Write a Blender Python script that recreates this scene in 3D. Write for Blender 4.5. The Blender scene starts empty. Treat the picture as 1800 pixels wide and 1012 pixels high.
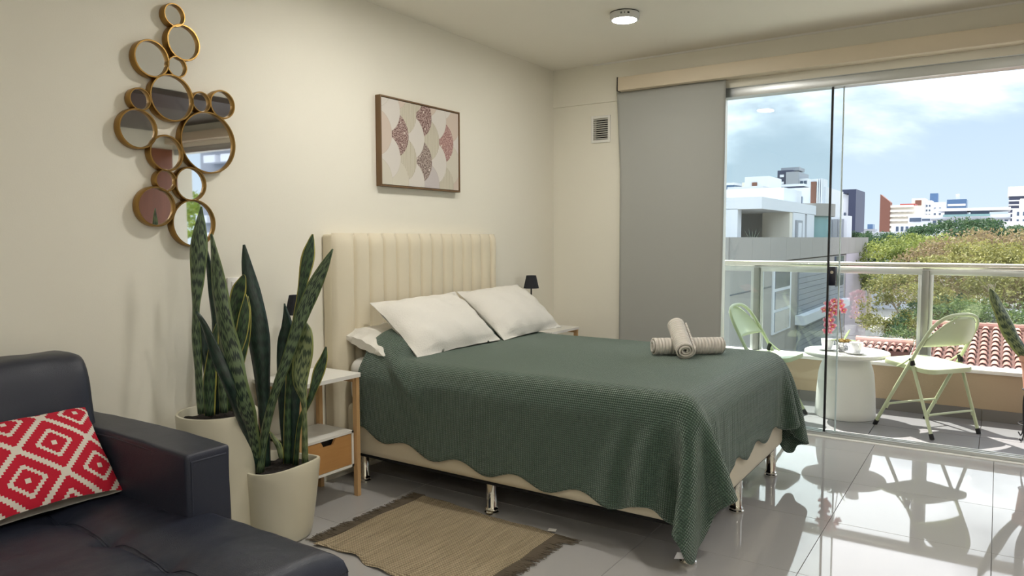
import bpy, bmesh, math, random
import numpy as np
from mathutils import Vector, Matrix, noise

random.seed(7)
SC = bpy.context.scene
COL = SC.collection
PI = math.pi
H = 2.55                      # ceiling height, metres

# ------------------------------------------------------------------ camera, sky, sun, exposure
cam_d = bpy.data.cameras.new('camera')
cam_d.sensor_width = 36.0
cam_d.lens = 36.0 * 1286.47 / 1800.0
cam_d.clip_start, cam_d.clip_end = 0.05, 2000
cam = bpy.data.objects.new('camera', cam_d)
COL.objects.link(cam)
yaw, pitch, roll = [math.radians(a) for a in (33.608, 3.856, -0.1485)]
fwd = Vector((-math.sin(yaw) * math.cos(pitch), math.cos(yaw) * math.cos(pitch), -math.sin(pitch)))
rt = Vector((math.cos(yaw), math.sin(yaw), 0))
upv = rt.cross(fwd)
rt, upv = rt * math.cos(roll) + upv * math.sin(roll), -rt * math.sin(roll) + upv * math.cos(roll)
M = Matrix((rt, upv, -fwd)).transposed().to_4x4()
M.translation = (2.8968, -4.9367, 1.2669)
cam.matrix_world = M
SC.camera = cam

SC.view_settings.view_transform = 'Standard'
SC.view_settings.look = 'None'
SC.view_settings.gamma = 1.0
SC.view_settings.use_curve_mapping = False
SC.view_settings.exposure = 0.25
SC.cycles.use_denoising = True
SC.cycles.max_bounces = 10
SC.cycles.transparent_max_bounces = 16
SC.cycles.sample_clamp_indirect = 10.0
SC.cycles.caustics_reflective = True
SC.cycles.blur_glossy = 1.0
SC.cycles.caustics_refractive = False

SKY_STRENGTH = 1.3
SUN_STRENGTH = 10.0
LAMP_STRENGTH = 165.0
FILL_LAMP_STRENGTH = 265.0
SKY_SHIFT = (0.0, 0.0, 0.0)

world = bpy.data.worlds.new('sky')
SC.world = world
world.use_nodes = True
wt = world.node_tree
wt.nodes.clear()


def nd(t, kind, **kw):
    n = t.nodes.new(kind)
    for k, v in kw.items():
        if k in n.inputs:
            n.inputs[k].default_value = v
        else:
            setattr(n, k, v)
    return n


def build_sky(t):
    L = t.links.new
    tc = nd(t, 'ShaderNodeTexCoord')
    sep = nd(t, 'ShaderNodeSeparateXYZ')
    L(tc.outputs['Generated'], sep.inputs[0])
    grad = nd(t, 'ShaderNodeValToRGB')
    cr = grad.color_ramp
    cr.elements[0].position = 0.0
    cr.elements[0].color = (0.50, 0.60, 0.69, 1)
    cr.elements[1].position = 0.7
    cr.elements[1].color = (0.28, 0.48, 0.84, 1)
    e = cr.elements.new(0.15)
    e.color = (0.40, 0.52, 0.645, 1)
    L(sep.outputs['Z'], grad.inputs[0])
    mp = nd(t, 'ShaderNodeMapping')
    mp.inputs['Location'].default_value = SKY_SHIFT
    mp.inputs['Scale'].default_value = (1.0, 1.0, 2.2)
    L(tc.outputs['Generated'], mp.inputs[0])
    n1 = nd(t, 'ShaderNodeTexNoise', Scale=2.3, Detail=9.0, Roughness=0.55, Distortion=0.3)
    L(mp.outputs[0], n1.inputs['Vector'])
    # more cloud overhead than near the horizon
    up = nd(t, 'ShaderNodeMapRange')
    up.inputs[1].default_value, up.inputs[2].default_value = 0.0, 0.26
    up.inputs[3].default_value, up.inputs[4].default_value = -0.13, 0.12
    L(sep.outputs['Z'], up.inputs[0])
    ad = nd(t, 'ShaderNodeMath', operation='ADD')
    L(n1.outputs['Fac'], ad.inputs[0])
    L(up.outputs[0], ad.inputs[1])
    cov = nd(t, 'ShaderNodeValToRGB')
    cov.color_ramp.elements[0].position = 0.42
    cov.color_ramp.elements[0].color = (0, 0, 0, 1)
    cov.color_ramp.elements[1].position = 0.68
    cov.color_ramp.elements[1].color = (1, 1, 1, 1)
    L(ad.outputs[0], cov.inputs[0])
    n2 = nd(t, 'ShaderNodeTexNoise', Scale=3.4, Detail=6.0, Roughness=0.5)
    L(mp.outputs[0], n2.inputs['Vector'])
    cc = nd(t, 'ShaderNodeValToRGB')
    cc.color_ramp.elements[0].position = 0.36
    cc.color_ramp.elements[0].color = (0.46, 0.53, 0.64, 1)
    cc.color_ramp.elements[1].position = 0.56
    cc.color_ramp.elements[1].color = (3.5, 3.55, 3.65, 1)
    L(n2.outputs['Fac'], cc.inputs[0])
    mx = nd(t, 'ShaderNodeMix', data_type='RGBA')
    cv2 = nd(t, 'ShaderNodeMath', operation='POWER')
    cv2.inputs[1].default_value = 2.0
    L(cov.outputs[0], cv2.inputs[0])
    L(cv2.outputs[0], mx.inputs[0])
    L(grad.outputs[0], mx.inputs[6])
    L(cc.outputs[0], mx.inputs[7])
    bg = nd(t, 'ShaderNodeBackground', Strength=SKY_STRENGTH)
    L(mx.outputs[2], bg.inputs[0])
    out = nd(t, 'ShaderNodeOutputWorld')
    L(bg.outputs[0], out.inputs[0])


build_sky(wt)

sun_d = bpy.data.lights.new('sun', 'SUN')
sun_d.energy = SUN_STRENGTH
sun_d.color = (1.0, 0.95, 0.86)
sun_d.angle = math.radians(0.6)
sun = bpy.data.objects.new('sun', sun_d)
COL.objects.link(sun)
sun.rotation_euler = Vector((0.46, -0.50, -1.0)).to_track_quat('-Z', 'Y').to_euler()
sun.location = (-8, 10, 20)

# ------------------------------------------------------------------ mesh helpers


def finish(me, smooth=True, angle=35):
    if smooth:
        me.shade_smooth()
        if angle:
            me.set_sharp_from_angle(angle=math.radians(angle))
    return me


class MB:
    """collects shapes and links them as ONE mesh object"""

    def __init__(self):
        self.v, self.f, self.uv = [], [], {}

    def add(self, verts, faces):
        o = len(self.v)
        self.v += [tuple(p) for p in verts]
        self.f += [tuple(i + o for i in q) for q in faces]
        return self

    def box(self, lo, hi, r=0.0, seg=2, rot=None, at=None):
        bm = bmesh.new()
        bmesh.ops.create_cube(bm, size=1.0)
        s = [max(1e-4, hi[i] - lo[i]) for i in range(3)]
        c = [(hi[i] + lo[i]) / 2 for i in range(3)]
        bmesh.ops.scale(bm, vec=s, verts=bm.verts)
        if r > 0:
            bmesh.ops.bevel(bm, geom=bm.edges[:], offset=min(r, min(s) * 0.49), segments=seg, profile=0.5, affect='EDGES')
        m = Matrix.Translation(c)
        if rot is not None:
            p = Vector(at if at is not None else c)
            m = Matrix.Translation(p) @ rot.to_4x4() @ Matrix.Translation(-p) @ m
        bmesh.ops.transform(bm, matrix=m, verts=bm.verts)
        bm.verts.index_update()
        self.add([v.co[:] for v in bm.verts], [[v.index for v in f.verts] for f in bm.faces])
        bm.free()
        return self

    def tube(self, pts, rad, n=10, cap=True, closed=False):
        P = [Vector(p) for p in pts]
        R = rad if isinstance(rad, (list, tuple)) else [rad] * len(P)
        vs, fs = [], []
        k = len(P)
        nrm = None
        for i in range(k):
            if closed:
                t = P[(i + 1) % k] - P[i - 1]
            else:
                t = P[min(i + 1, k - 1)] - P[max(i - 1, 0)]
            t.normalize()
            if nrm is None:
                a = Vector((0, 0, 1)) if abs(t.z) < 0.9 else Vector((1, 0, 0))
                nrm = (a - t * a.dot(t)).normalized()
            else:
                nrm = (nrm - t * nrm.dot(t))
                nrm.normalize()
            b = t.cross(nrm)
            for j in range(n):
                a = 2 * PI * j / n
                vs.append(P[i] + (nrm * math.cos(a) + b * math.sin(a)) * R[i])
        for i in range(k if closed else k - 1):
            for j in range(n):
                a, b2 = i * n + j, i * n + (j + 1) % n
                c, d = ((i + 1) % k) * n + (j + 1) % n, ((i + 1) % k) * n + j
                fs.append((a, b2, c, d))
        if cap and not closed:
            fs.append(tuple(reversed(range(n))))
            fs.append(tuple(range((k - 1) * n, k * n)))
        return self.add(vs, fs)

    def lathe(self, prof, n=32, at=(0, 0, 0), mod=None, m=None):
        """prof: (r, z) list; r = 0 ends close with a fan"""
        vs, fs, rows = [], [], []
        for (r, z) in prof:
            if r < 1e-6:
                rows.append([len(vs)])
                vs.append(Vector((0, 0, z)))
            else:
                row = []
                for j in range(n):
                    a = 2 * PI * j / n
                    rr, zz = (r, z) if mod is None else mod(r, z, a)
                    row.append(len(vs))
                    vs.append(Vector((rr * math.cos(a), rr * math.sin(a), zz)))
                rows.append(row)
        for a, b in zip(rows[:-1], rows[1:]):
            for j in range(n):
                k = (j + 1) % n
                if len(a) == 1 and len(b) == 1:
                    continue
                if len(a) == 1:
                    fs.append((a[0], b[k], b[j]))
                elif len(b) == 1:
                    fs.append((a[j], a[k], b[0]))
                else:
                    fs.append((a[j], a[k], b[k], b[j]))
        mm = Matrix.Translation(at) @ (m.to_4x4() if m is not None else Matrix())
        return self.add([mm @ v for v in vs], fs)

    def grid(self, fn, nu, nv, close_u=False):
        vs = [fn(i / (nu if close_u else nu - 1), j / (nv - 1)) for j in range(nv) for i in range(nu)]
        fs = []
        for j in range(nv - 1):
            for i in range(nu if close_u else nu - 1):
                k = (i + 1) % nu
                fs.append((j * nu + i, j * nu + k, (j + 1) * nu + k, (j + 1) * nu + i))
        return self.add(vs, fs)

    def prism(self, poly, z0, z1):
        """poly: (x, y) outline, counter-clockwise"""
        n = len(poly)
        vs = [(x, y, z0) for x, y in poly] + [(x, y, z1) for x, y in poly]
        fs = [tuple(reversed(range(n))), tuple(range(n, 2 * n))]
        fs += [(i, (i + 1) % n, n + (i + 1) % n, n + i) for i in range(n)]
        return self.add(vs, fs)

    def xf(self, m):
        self.v = [tuple(m @ Vector(p)) for p in self.v]
        return self

    def mesh(self, name, smooth=True, angle=35):
        me = bpy.data.meshes.new(name)
        me.from_pydata(self.v, [], self.f)
        me.validate()
        bm = bmesh.new()
        bm.from_mesh(me)
        bmesh.ops.recalc_face_normals(bm, faces=bm.faces[:])
        bm.to_mesh(me)
        bm.free()
        return finish(me, smooth, angle)

    def build(self, name, mat, parent=None, smooth=True, angle=35, keep=True):
        """coordinates are world; with a parent the mesh is moved into the parent's frame"""
        me = self.mesh(name, smooth, angle)
        return link_mesh(name, me, mat, parent, keep)


WM = {}


def wmat(o):
    if o is None:
        return Matrix()
    loc = Matrix.Translation(o.location) @ o.rotation_euler.to_matrix().to_4x4()
    return wmat(o.parent) @ loc


def link_mesh(name, me, mat, parent=None, keep=True):
    if mat is not None and not me.materials:
        me.materials.append(mat)
    o = bpy.data.objects.new(name, me)
    COL.objects.link(o)
    if parent is not None:
        if keep:
            me.transform(wmat(parent).inverted())
        o.parent = parent
    return o


def thing(name, label, cat, loc=(0, 0, 0), rotz=0.0, group=None):
    o = bpy.data.objects.new(name, None)
    o.empty_display_size = 0.1
    COL.objects.link(o)
    o.location = loc
    o.rotation_euler = (0, 0, rotz)
    o['label'], o['category'] = label, cat
    if group:
        o['group'] = group
    return o


def tag(o, label, cat, group=None, kind=None):
    o['label'], o['category'] = label, cat
    if group:
        o['group'] = group
    if kind:
        o['kind'] = kind
    return o


def struct(o, label=None):
    o['kind'] = 'structure'
    if label:
        o['label'] = label
    return o


def frame(name, loc=(0, 0, 0)):
    o = bpy.data.objects.new(name, None)
    o.empty_display_size = 0.1
    COL.objects.link(o)
    o.location = loc
    return struct(o)


def copy_thing(root, loc, rotz, label, group=None):
    r = root.copy()
    COL.objects.link(r)
    r.location, r.rotation_euler = loc, (0, 0, rotz)
    r['label'] = label
    if group:
        r['group'] = group
    for ch in list(root.children):
        c = ch.copy()
        COL.objects.link(c)
        c.parent = r
        for g in list(ch.children):
            d = g.copy()
            COL.objects.link(d)
            d.parent = c
    return r


def piece(src, parent, loc, rot=(0, 0, 0), name=None):
    o = src.copy()
    if name:
        o.name = name
    COL.objects.link(o)
    o.parent = parent
    o.location = loc
    o.rotation_euler = rot
    return o


def smooth_path(P, n=8):
    P = [Vector(p) for p in P]
    out = []
    for i in range(len(P) - 1):
        p0 = P[i - 1] if i > 0 else P[i] * 2 - P[i + 1]
        p1, p2 = P[i], P[i + 1]
        p3 = P[i + 2] if i + 2 < len(P) else P[i + 1] * 2 - P[i]
        for k in range(n):
            t = k / n
            out.append(0.5 * ((2 * p1) + (p2 - p0) * t + (2 * p0 - 5 * p1 + 4 * p2 - p3) * t * t + (3 * p1 - p0 - 3 * p2 + p3) * t ** 3))
    out.append(P[-1])
    return out


def circ(c, r, n=24, axis='z', a0=0.0):
    out = []
    for i in range(n):
        a = a0 + 2 * PI * i / n
        u, v = r * math.cos(a), r * math.sin(a)
        out.append({'z': (c[0] + u, c[1] + v, c[2]), 'x': (c[0], c[1] + u, c[2] + v), 'y': (c[0] + u, c[1], c[2] + v)}[axis])
    return out


# ------------------------------------------------------------------ materials
MATS = {}


def srgb(r, g, b):
    f = lambda c: ((c / 255 + 0.055) / 1.055) ** 2.4 if c > 10 else c / 255 / 12.92
    return (f(r), f(g), f(b), 1)


def mat(name, col, rough=0.5, metal=0.0, var=0.0, vscale=8.0, bump=0.0, bscale=60.0, spec=None, ior=None, coat=0.0, sheen=0.0, trans=0.0, emit=None, estr=0.0):
    if name in MATS:
        return MATS[name]
    m = bpy.data.materials.new(name)
    m.use_nodes = True
    t = m.node_tree
    b = t.nodes['Principled BSDF']
    L = t.links.new
    b.inputs['Base Color'].default_value = col
    b.inputs['Roughness'].default_value = rough
    b.inputs['Metallic'].default_value = metal
    if spec is not None:
        b.inputs['Specular IOR Level'].default_value = spec
    if ior is not None:
        b.inputs['IOR'].default_value = ior
    if coat:
        b.inputs['Coat Weight'].default_value = coat
        b.inputs['Coat Roughness'].default_value = 0.05
    if sheen:
        b.inputs['Sheen Weight'].default_value = sheen
        b.inputs['Sheen Roughness'].default_value = 0.4
    if trans:
        b.inputs['Transmission Weight'].default_value = trans
    if emit is not None:
        b.inputs['Emission Color'].default_value = emit
        b.inputs['Emission Strength'].default_value = estr
    if var > 0 or bump > 0:
        tc = nd(t, 'ShaderNodeTexCoord')
    if var > 0:
        n = nd(t, 'ShaderNodeTexNoise', Scale=vscale, Detail=4.0)
        L(tc.outputs['Object'], n.inputs['Vector'])
        mx = nd(t, 'ShaderNodeMix', data_type='RGBA')
        mx.inputs[6].default_value = [c * (1 - var) for c in col[:3]] + [1]
        mx.inputs[7].default_value = [min(1, c * (1 + var)) for c in col[:3]] + [1]
        L(n.outputs['Fac'], mx.inputs[0])
        L(mx.outputs[2], b.inputs['Base Color'])
    if bump > 0:
        n2 = nd(t, 'ShaderNodeTexNoise', Scale=bscale, Detail=3.0)
        L(tc.outputs['Object'], n2.inputs['Vector'])
        bp = nd(t, 'ShaderNodeBump', Strength=bump, Distance=0.01)
        L(n2.outputs['Fac'], bp.inputs['Height'])
        L(bp.outputs[0], b.inputs['Normal'])
    MATS[name] = m
    return m


def math_n(t, op, a, b=None, c=None):
    n = t.nodes.new('ShaderNodeMath')
    n.operation = op
    for i, x in enumerate((a, b, c)):
        if x is None:
            continue
        if isinstance(x, (int, float)):
            n.inputs[i].default_value = x
        else:
            t.links.new(x, n.inputs[i])
    return n.outputs[0]


def mixc(t, fac, a, b):
    n = nd(t, 'ShaderNodeMix', data_type='RGBA')
    for i, x in ((0, fac), (6, a), (7, b)):
        if isinstance(x, (int, float, tuple)):
            n.inputs[i].default_value = x
        else:
            t.links.new(x, n.inputs[i])
    return n.outputs[2]


wall_m = mat('wall_paint', srgb(238, 234, 220), 0.75, var=0.02, vscale=1.5, bump=0.04, bscale=180)
ceil_m = mat('ceiling_paint', srgb(246, 241, 228), 0.8, var=0.015, vscale=1.2)
beam_m = wall_m
white_m = mat('white_lacquer', srgb(238, 236, 230), 0.35)
grout_m = mat('grout', srgb(120, 114, 106), 0.8)
alu_m = mat('aluminium', srgb(205, 208, 208), 0.35, metal=0.75)
steel_m = mat('brushed_steel', srgb(215, 212, 205), 0.22, metal=1.0)
chrome_m = mat('chrome', srgb(225, 222, 215), 0.08, metal=1.0)
dark_m = mat('dark_seal', srgb(24, 24, 26), 0.5)
black_m = mat('black_metal', srgb(22, 23, 26), 0.45)


def tile_mat(name, col, rough, ior, var, coat=0.0, sp=0.5):
    m = mat(name, col, rough, ior=ior, coat=coat)
    t = m.node_tree
    b = t.nodes['Principled BSDF']
    b.inputs['Specular IOR Level'].default_value = sp
    L = t.links.new
    oi = nd(t, 'ShaderNodeObjectInfo')
    geo = nd(t, 'ShaderNodeNewGeometry')
    n = nd(t, 'ShaderNodeTexNoise', Scale=2.2, Detail=6.0, Roughness=0.6)
    L(geo.outputs['Position'], n.inputs['Vector'])
    k = math_n(t, 'ADD', math_n(t, 'MULTIPLY', n.outputs['Fac'], 0.7), math_n(t, 'MULTIPLY', oi.outputs['Random'], 0.3))
    c = mixc(t, k, tuple(x * (1 - var) for x in col[:3]) + (1,), tuple(min(1, x * (1 + var)) for x in col[:3]) + (1,))
    L(c, b.inputs['Base Color'])
    return m


floor_m = tile_mat('polished_porcelain', srgb(178, 176, 174), 0.03, 1.5, 0.05, sp=0.26)
balc_m = tile_mat('grey_porcelain', srgb(134, 133, 136), 0.4, 1.5, 0.10)
skirt_m = tile_mat('grey_skirting_tile', srgb(120, 116, 112), 0.5, 1.5, 0.08)
ochre_m = mat('ochre_stucco', srgb(180, 160, 134), 0.85, var=0.06, vscale=3.0, bump=0.15, bscale=90)
render_m = mat('white_render', srgb(236, 234, 228), 0.8, var=0.03, vscale=2.0)


def glass_mat(name, tint, refl=1.0):
    m = bpy.data.materials.new(name)
    m.use_nodes = True
    t = m.node_tree
    t.nodes.clear()
    L = t.links.new
    tr = nd(t, 'ShaderNodeBsdfTransparent')
    tr.inputs[0].default_value = tint
    gl = nd(t, 'ShaderNodeBsdfGlossy', Roughness=0.0)
    geo = nd(t, 'ShaderNodeNewGeometry')
    vm = nd(t, 'ShaderNodeVectorMath', operation='DOT_PRODUCT')
    L(geo.outputs['Normal'], vm.inputs[0])
    L(geo.outputs['Incoming'], vm.inputs[1])
    g = math_n(t, 'SUBTRACT', 1.0, math_n(t, 'ABSOLUTE', vm.outputs['Value']))
    k = math_n(t, 'MULTIPLY', math_n(t, 'ADD', math_n(t, 'MULTIPLY', math_n(t, 'POWER', g, 5.0), 0.96), 0.04), refl)
    mx = nd(t, 'ShaderNodeMixShader')
    L(k, mx.inputs[0])
    L(tr.outputs[0], mx.inputs[1])
    L(gl.outputs[0], mx.inputs[2])
    o = nd(t, 'ShaderNodeOutputMaterial')
    L(mx.outputs[0], o.inputs[0])
    MATS[name] = m
    return m


glass_m = glass_mat('clear_glass', (0.955, 0.98, 0.975, 1), 1.0)
rail_glass_m = glass_mat('balcony_glass', (0.96, 0.98, 0.975, 1), 1.3)


def wood_mat(name, c1, c2, axis=1, scale=14.0, rough=0.45):
    m = mat(name, c1, rough)
    t = m.node_tree
    b = t.nodes['Principled BSDF']
    L = t.links.new
    tc = nd(t, 'ShaderNodeTexCoord')
    mp = nd(t, 'ShaderNodeMapping')
    s = [scale] * 3
    s[axis] = scale * 0.08
    mp.inputs['Scale'].default_value = s
    L(tc.outputs['Object'], mp.inputs[0])
    n = nd(t, 'ShaderNodeTexNoise', Scale=3.0, Detail=6.0, Roughness=0.6, Distortion=0.6)
    L(mp.outputs[0], n.inputs['Vector'])
    L(mixc(t, n.outputs['Fac'], c1, c2), b.inputs['Base Color'])
    return m


pine_m = wood_mat('pale_pine', srgb(222, 186, 138), srgb(196, 152, 102), axis=2)
drawer_m = wood_mat('warm_bamboo', srgb(206, 158, 100), srgb(184, 132, 78), axis=1)
frame_m = wood_mat('bronze_wood_frame', srgb(128, 98, 62), srgb(92, 68, 40), axis=2)
brown_m = wood_mat('brown_veneer', srgb(146, 92, 66), srgb(112, 66, 46), axis=2, scale=6)

# ------------------------------------------------------------------ the room shell
X1, Y1 = 5.1, -7.0            # right wall, rear wall
fl = frame('floor')
MB().box((-0.05, Y1, -0.14), (X1 + 0.05, 0.0, -0.008)).build('screed', grout_m, fl, smooth=False)
TS = 0.611
tile_me = MB().box((-TS / 2 + 0.001, -TS / 2 + 0.001, -0.012), (TS / 2 - 0.001, TS / 2 - 0.001, 0.0), r=0.0008, seg=1).mesh('tile', smooth=False)
t0 = link_mesh('tile', tile_me, floor_m, fl)
first = True
for i in range(-4, 6):
    for j in range(0, 13):
        cx, cy = 2.304 + TS * (i - 0.5), -0.262 - TS * (j - 0.5)
        lo_x, hi_x, hi_y, lo_y = cx - TS / 2, cx + TS / 2, cy + TS / 2, cy - TS / 2
        if hi_x < 0.03 or lo_x > X1 - 0.02 or lo_y > -0.05 or hi_y < Y1:
            continue
        if hi_y > 0.0 or lo_x < 0.0 or hi_x > X1 or lo_y < Y1:      # cut tiles along the walls
            MB().box((max(lo_x, 0.001) + 0.001, max(lo_y, Y1) + 0.001, -0.012), (min(hi_x, X1) - 0.001, min(hi_y, -0.002) - 0.001, 0.0), r=0.0008, seg=1).build('tile', floor_m, fl, smooth=False)
        elif first:
            t0.location = (cx, cy, 0)
            first = False
        else:
            piece(t0, fl, (cx, cy, 0))

struct(MB().box((-0.15, Y1 - 0.15, -0.14), (0.0, 0.17, H)).build('wall_left', wall_m, smooth=False))
struct(MB().box((X1, Y1 - 0.15, -0.14), (X1 + 0.15, 0.17, H)).build('wall_right', wall_m, smooth=False))
struct(MB().box((-0.15, Y1 - 0.15, -0.14), (X1 + 0.15, Y1, H)).build('wall_rear', wall_m, smooth=False))
struct(MB().box((-0.15, Y1 - 0.15, H), (X1 + 0.15, 0.17, H + 0.12)).build('ceiling', ceil_m, smooth=False))
# window wall: the piece left of the door with the hole for the vent, and the beam over it
VX0, VX1, VZ0, VZ1 = 0.345, 0.468, 1.995, 2.155
wb = MB()
wb.box((0, 0.012, -0.14), (VX0, 0.16, 2.27)).box((VX1, 0.012, -0.14), (1.27, 0.16, 2.27))
wb.box((VX0, 0.012, -0.14), (VX1, 0.16, VZ0)).box((VX0, 0.012, VZ1), (VX1, 0.16, 2.27))
struct(wb.build('wall_window', wall_m, smooth=False))
struct(MB().box((0, 0.0, 2.267), (X1, 0.16, H)).build('trim_1', beam_m, smooth=False), 'painted beam above the sliding door')
struct(MB().box((0.35, -0.006, H - 0.012), (X1, 0.0, H)).build('trim_2', white_m, smooth=False), 'thin white bead between beam and ceiling')

struct(MB().box((3.15, -2.4, H - 0.05), (3.75, -0.008, H)).build('trim_3', mat('umber_soffit', srgb(84, 74, 72), 0.5, var=0.12, vscale=9), smooth=False), 'dark umber soffit band on the ceiling outside the picture')
struct(MB().box((3.75, -2.4, H - 0.05), (X1, -0.008, H)).build('trim_4', mat('grey_soffit', srgb(112, 108, 102), 0.55), smooth=False), 'grey soffit panel on the ceiling outside the picture')
# sliding door
d1 = frame('door_1', (1.27, 0.05, 0))
d1['label'] = 'frameless sliding glass door to the balcony'
MB().box((1.27, 0.012, 2.205), (X1, 0.115, 2.267), r=0.003).box((1.27, 0.004, 2.262), (X1, 0.02, 2.275), r=0.003).build('head_frame', alu_m, d1)
MB().box((1.27, 0.012, 0.0), (1.318, 0.115, 2.21), r=0.003).build('jamb', white_m, d1)
MB().box((1.27, -0.022, -0.012), (X1, 0.012, 0.004), r=0.002).build('sill', render_m, d1)
tr = MB()
tr.box((1.27, 0.012, -0.012), (X1, 0.115, 0.006))
for yy in (0.014, 0.052, 0.090):
    tr.box((1.27, yy, 0.004), (X1, yy + 0.010, 0.026), r=0.002)
tr.build('track', alu_m, d1)
MB().box((1.318, 0.044, 0.02), (1.996, 0.052, 2.21)).build('glass_panel', glass_m, d1, smooth=False)
MB().box((1.33, 0.074, 0.02), (2.058, 0.082, 2.21)).build('glass_panel', glass_m, d1, smooth=False)
MB().box((1.992, 0.038, 0.02), (2.004, 0.060, 2.205), r=0.002).build('seal', dark_m, d1)
MB().box((2.054, 0.070, 0.02), (2.062, 0.086, 2.205), r=0.001).build('edge_strip', mat('frosted_edge', srgb(205, 222, 222), 0.3), d1)
lk = MB().box((2.003, 0.028, 0.965), (2.045, 0.094, 1.085), r=0.004).build('lock', mat('lock_black', srgb(28, 30, 46), 0.3), d1)
MB().tube([(2.024, 0.0285, 1.05), (2.024, 0.022, 1.05)], 0.010, 12).build('lock_cylinder', chrome_m, lk)
# right-hand wooden leaf of the built-in wardrobe, seen only in the mirrors
d2 = frame('door_2', (X1, -0.9, 0))
d2['label'] = 'brown veneered wardrobe front along the right wall'
for k in range(3):
    p = MB().box((X1 - 0.03, -0.64 - 0.62 * k, 0.06), (X1 - 0.004, -0.03 - 0.62 * k, 2.26), r=0.003).build('wardrobe_leaf', brown_m, d2)
    MB().box((X1 - 0.05, -0.60 - 0.62 * k, 1.0), (X1 - 0.03, -0.585 - 0.62 * k, 1.2), r=0.004).build('handle', steel_m, p)

# roller blind with its cassette
rb = thing('roller_blind', 'cream roller blind cassette with a plain grey fabric panel beside the glass door', 'blind', (0.6, -0.05, 2.31))
cas = MB().box((0.592, -0.105, 2.315), (X1, 0.0, 2.41), r=0.006).build('cassette', mat('cream_cassette', srgb(218, 204, 180), 0.5), rb)
MB().box((0.586, -0.107, 2.313), (0.592, 0.0, 2.412), r=0.001).build('end_cap', mat('end_cap_grey', srgb(70, 66, 60), 0.5), cas)


def blind_fn(u, v):
    z = 2.318 - v * 2.27
    x0 = 0.562 + 0.028 * min(1, v * 4)
    x = x0 + u * (1.352 - 0.010 * v - x0)
    edge = math.exp(-((u - 1) / 0.06) ** 2)
    y = -0.050 + 0.004 * math.sin(u * 7 + v * 2) + 0.006 * edge * math.sin(v * 5)
    return (x, y, z)


bl = MB().grid(blind_fn, 40, 40).build('fabric_panel', mat('blind_fabric', srgb(172, 173, 168), 0.85, bump=0.1, bscale=500), rb)
so = bl.modifiers.new('thick', 'SOLIDIFY')
so.thickness = 0.0025
MB().box((0.592, -0.056, 0.04), (1.34, -0.044, 0.062), r=0.004).build('bottom_bar', white_m, rb)

# ventilation grille
vt = thing('wall_vent', 'small white louvred ventilation grille on the wall by the blind', 'vent', (0.406, 0.012, 2.075))
MB().box((0.328, 0.0, 1.976), (0.347, 0.012, 2.173), r=0.002).box((0.466, 0.0, 1.976), (0.484, 0.012, 2.173), r=0.002).box((0.345, 0.0, 1.976), (0.468, 0.012, 1.997), r=0.002).box((0.345, 0.0, 2.153), (0.468, 0.012, 2.173), r=0.002).build('frame', white_m, vt)
for k in range(10):
    z = 2.004 + 0.0155 * k
    MB().box((0.346, 0.002, z), (0.467, 0.012, z + 0.0025), rot=Matrix.Rotation(-0.45, 3, 'X')).build('slat', white_m, vt, smooth=False)

MB().box((0.347, 0.05, 1.99), (0.444, 0.10, 2.16)).box((0.444, 0.05, 1.99), (0.467, 0.10, 2.045)).box((0.444, 0.05, 2.062), (0.467, 0.10, 2.098)).box((0.444, 0.05, 2.116), (0.467, 0.10, 2.16)).build('vent_shade_plate', mat('vent_shade_black', srgb(22, 20, 18), 0.95), vt, smooth=False)  # dark plate added as the shade behind the slats; two slots admit sky light

# ceiling lamps: one in view; its unseen copies are added to brighten the room
lamp_glow = mat('lamp_diffuser', (1, 1, 1, 1), 0.5, emit=(1.0, 0.965, 0.90, 1), estr=LAMP_STRENGTH)
cl = thing('ceiling_lamp', 'round white ceiling lamp near the window beam', 'lamp', (1.07, -1.02, H), 0, 'surface mounted ceiling lamps')
MB().lathe([(0, -0.001), (0.083, -0.001), (0.083, -0.004), (0, -0.004)], 40).xf(Matrix.Translation(cl.location)).build('backplate', dark_m, cl)
MB().lathe([(0.080, -0.003), (0.084, -0.006), (0.084, -0.036), (0.080, -0.041), (0.070, -0.042), (0.068, -0.038), (0, -0.038)], 40).xf(Matrix.Translation(cl.location)).build('housing', mat('lamp_housing', srgb(215, 215, 212), 0.4), cl)
MB().lathe([(0, -0.0385), (0.0675, -0.0385), (0.0675, -0.0425), (0, -0.0435)], 40).xf(Matrix.Translation(cl.location)).build('diffuser', lamp_glow, cl)
mk = MB()
for a in (-0.16, -0.12, 0.0, 0.13, 0.16, 0.19):
    aa = math.radians(-65) + a * 1.6
    c = Vector((1.07 + 0.0838 * math.cos(aa), -1.02 + 0.0838 * math.sin(aa), H - 0.021))
    mk.box((c.x - 0.002, c.y - 0.001, c.z - 0.005), (c.x + 0.002, c.y + 0.001, c.z + 0.005), rot=Matrix.Rotation(aa + PI / 2, 3, 'Z'))
mk.build('switch_marks', dark_m, cl, smooth=False)
fill_me = [c for c in cl.children if c.name.startswith('diffuser')][0].data.copy()
fill_me.materials[0] = mat('lamp_diffuser_bright', (1, 1, 1, 1), 0.5, emit=(1.0, 0.965, 0.90, 1), estr=FILL_LAMP_STRENGTH)
for (x, y, t) in ((0.95, -2.35, 'over the near edge of the bed'), (3.3, -3.1, 'above the open floor to the right of the rug'), (2.6, -6.2, 'far behind the sofa'), (3.3, -5.2, 'on the ceiling in the rear half of the room'), (4.2, -3.9, 'in the row beside the brown wardrobe doors')):
    c2 = copy_thing(cl, (x, y, H), 0, 'added unseen round fill lamp ' + t, 'surface mounted ceiling lamps')
    for ch in c2.children:
        if ch.name.startswith('diffuser'):
            ch.data = fill_me

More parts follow.
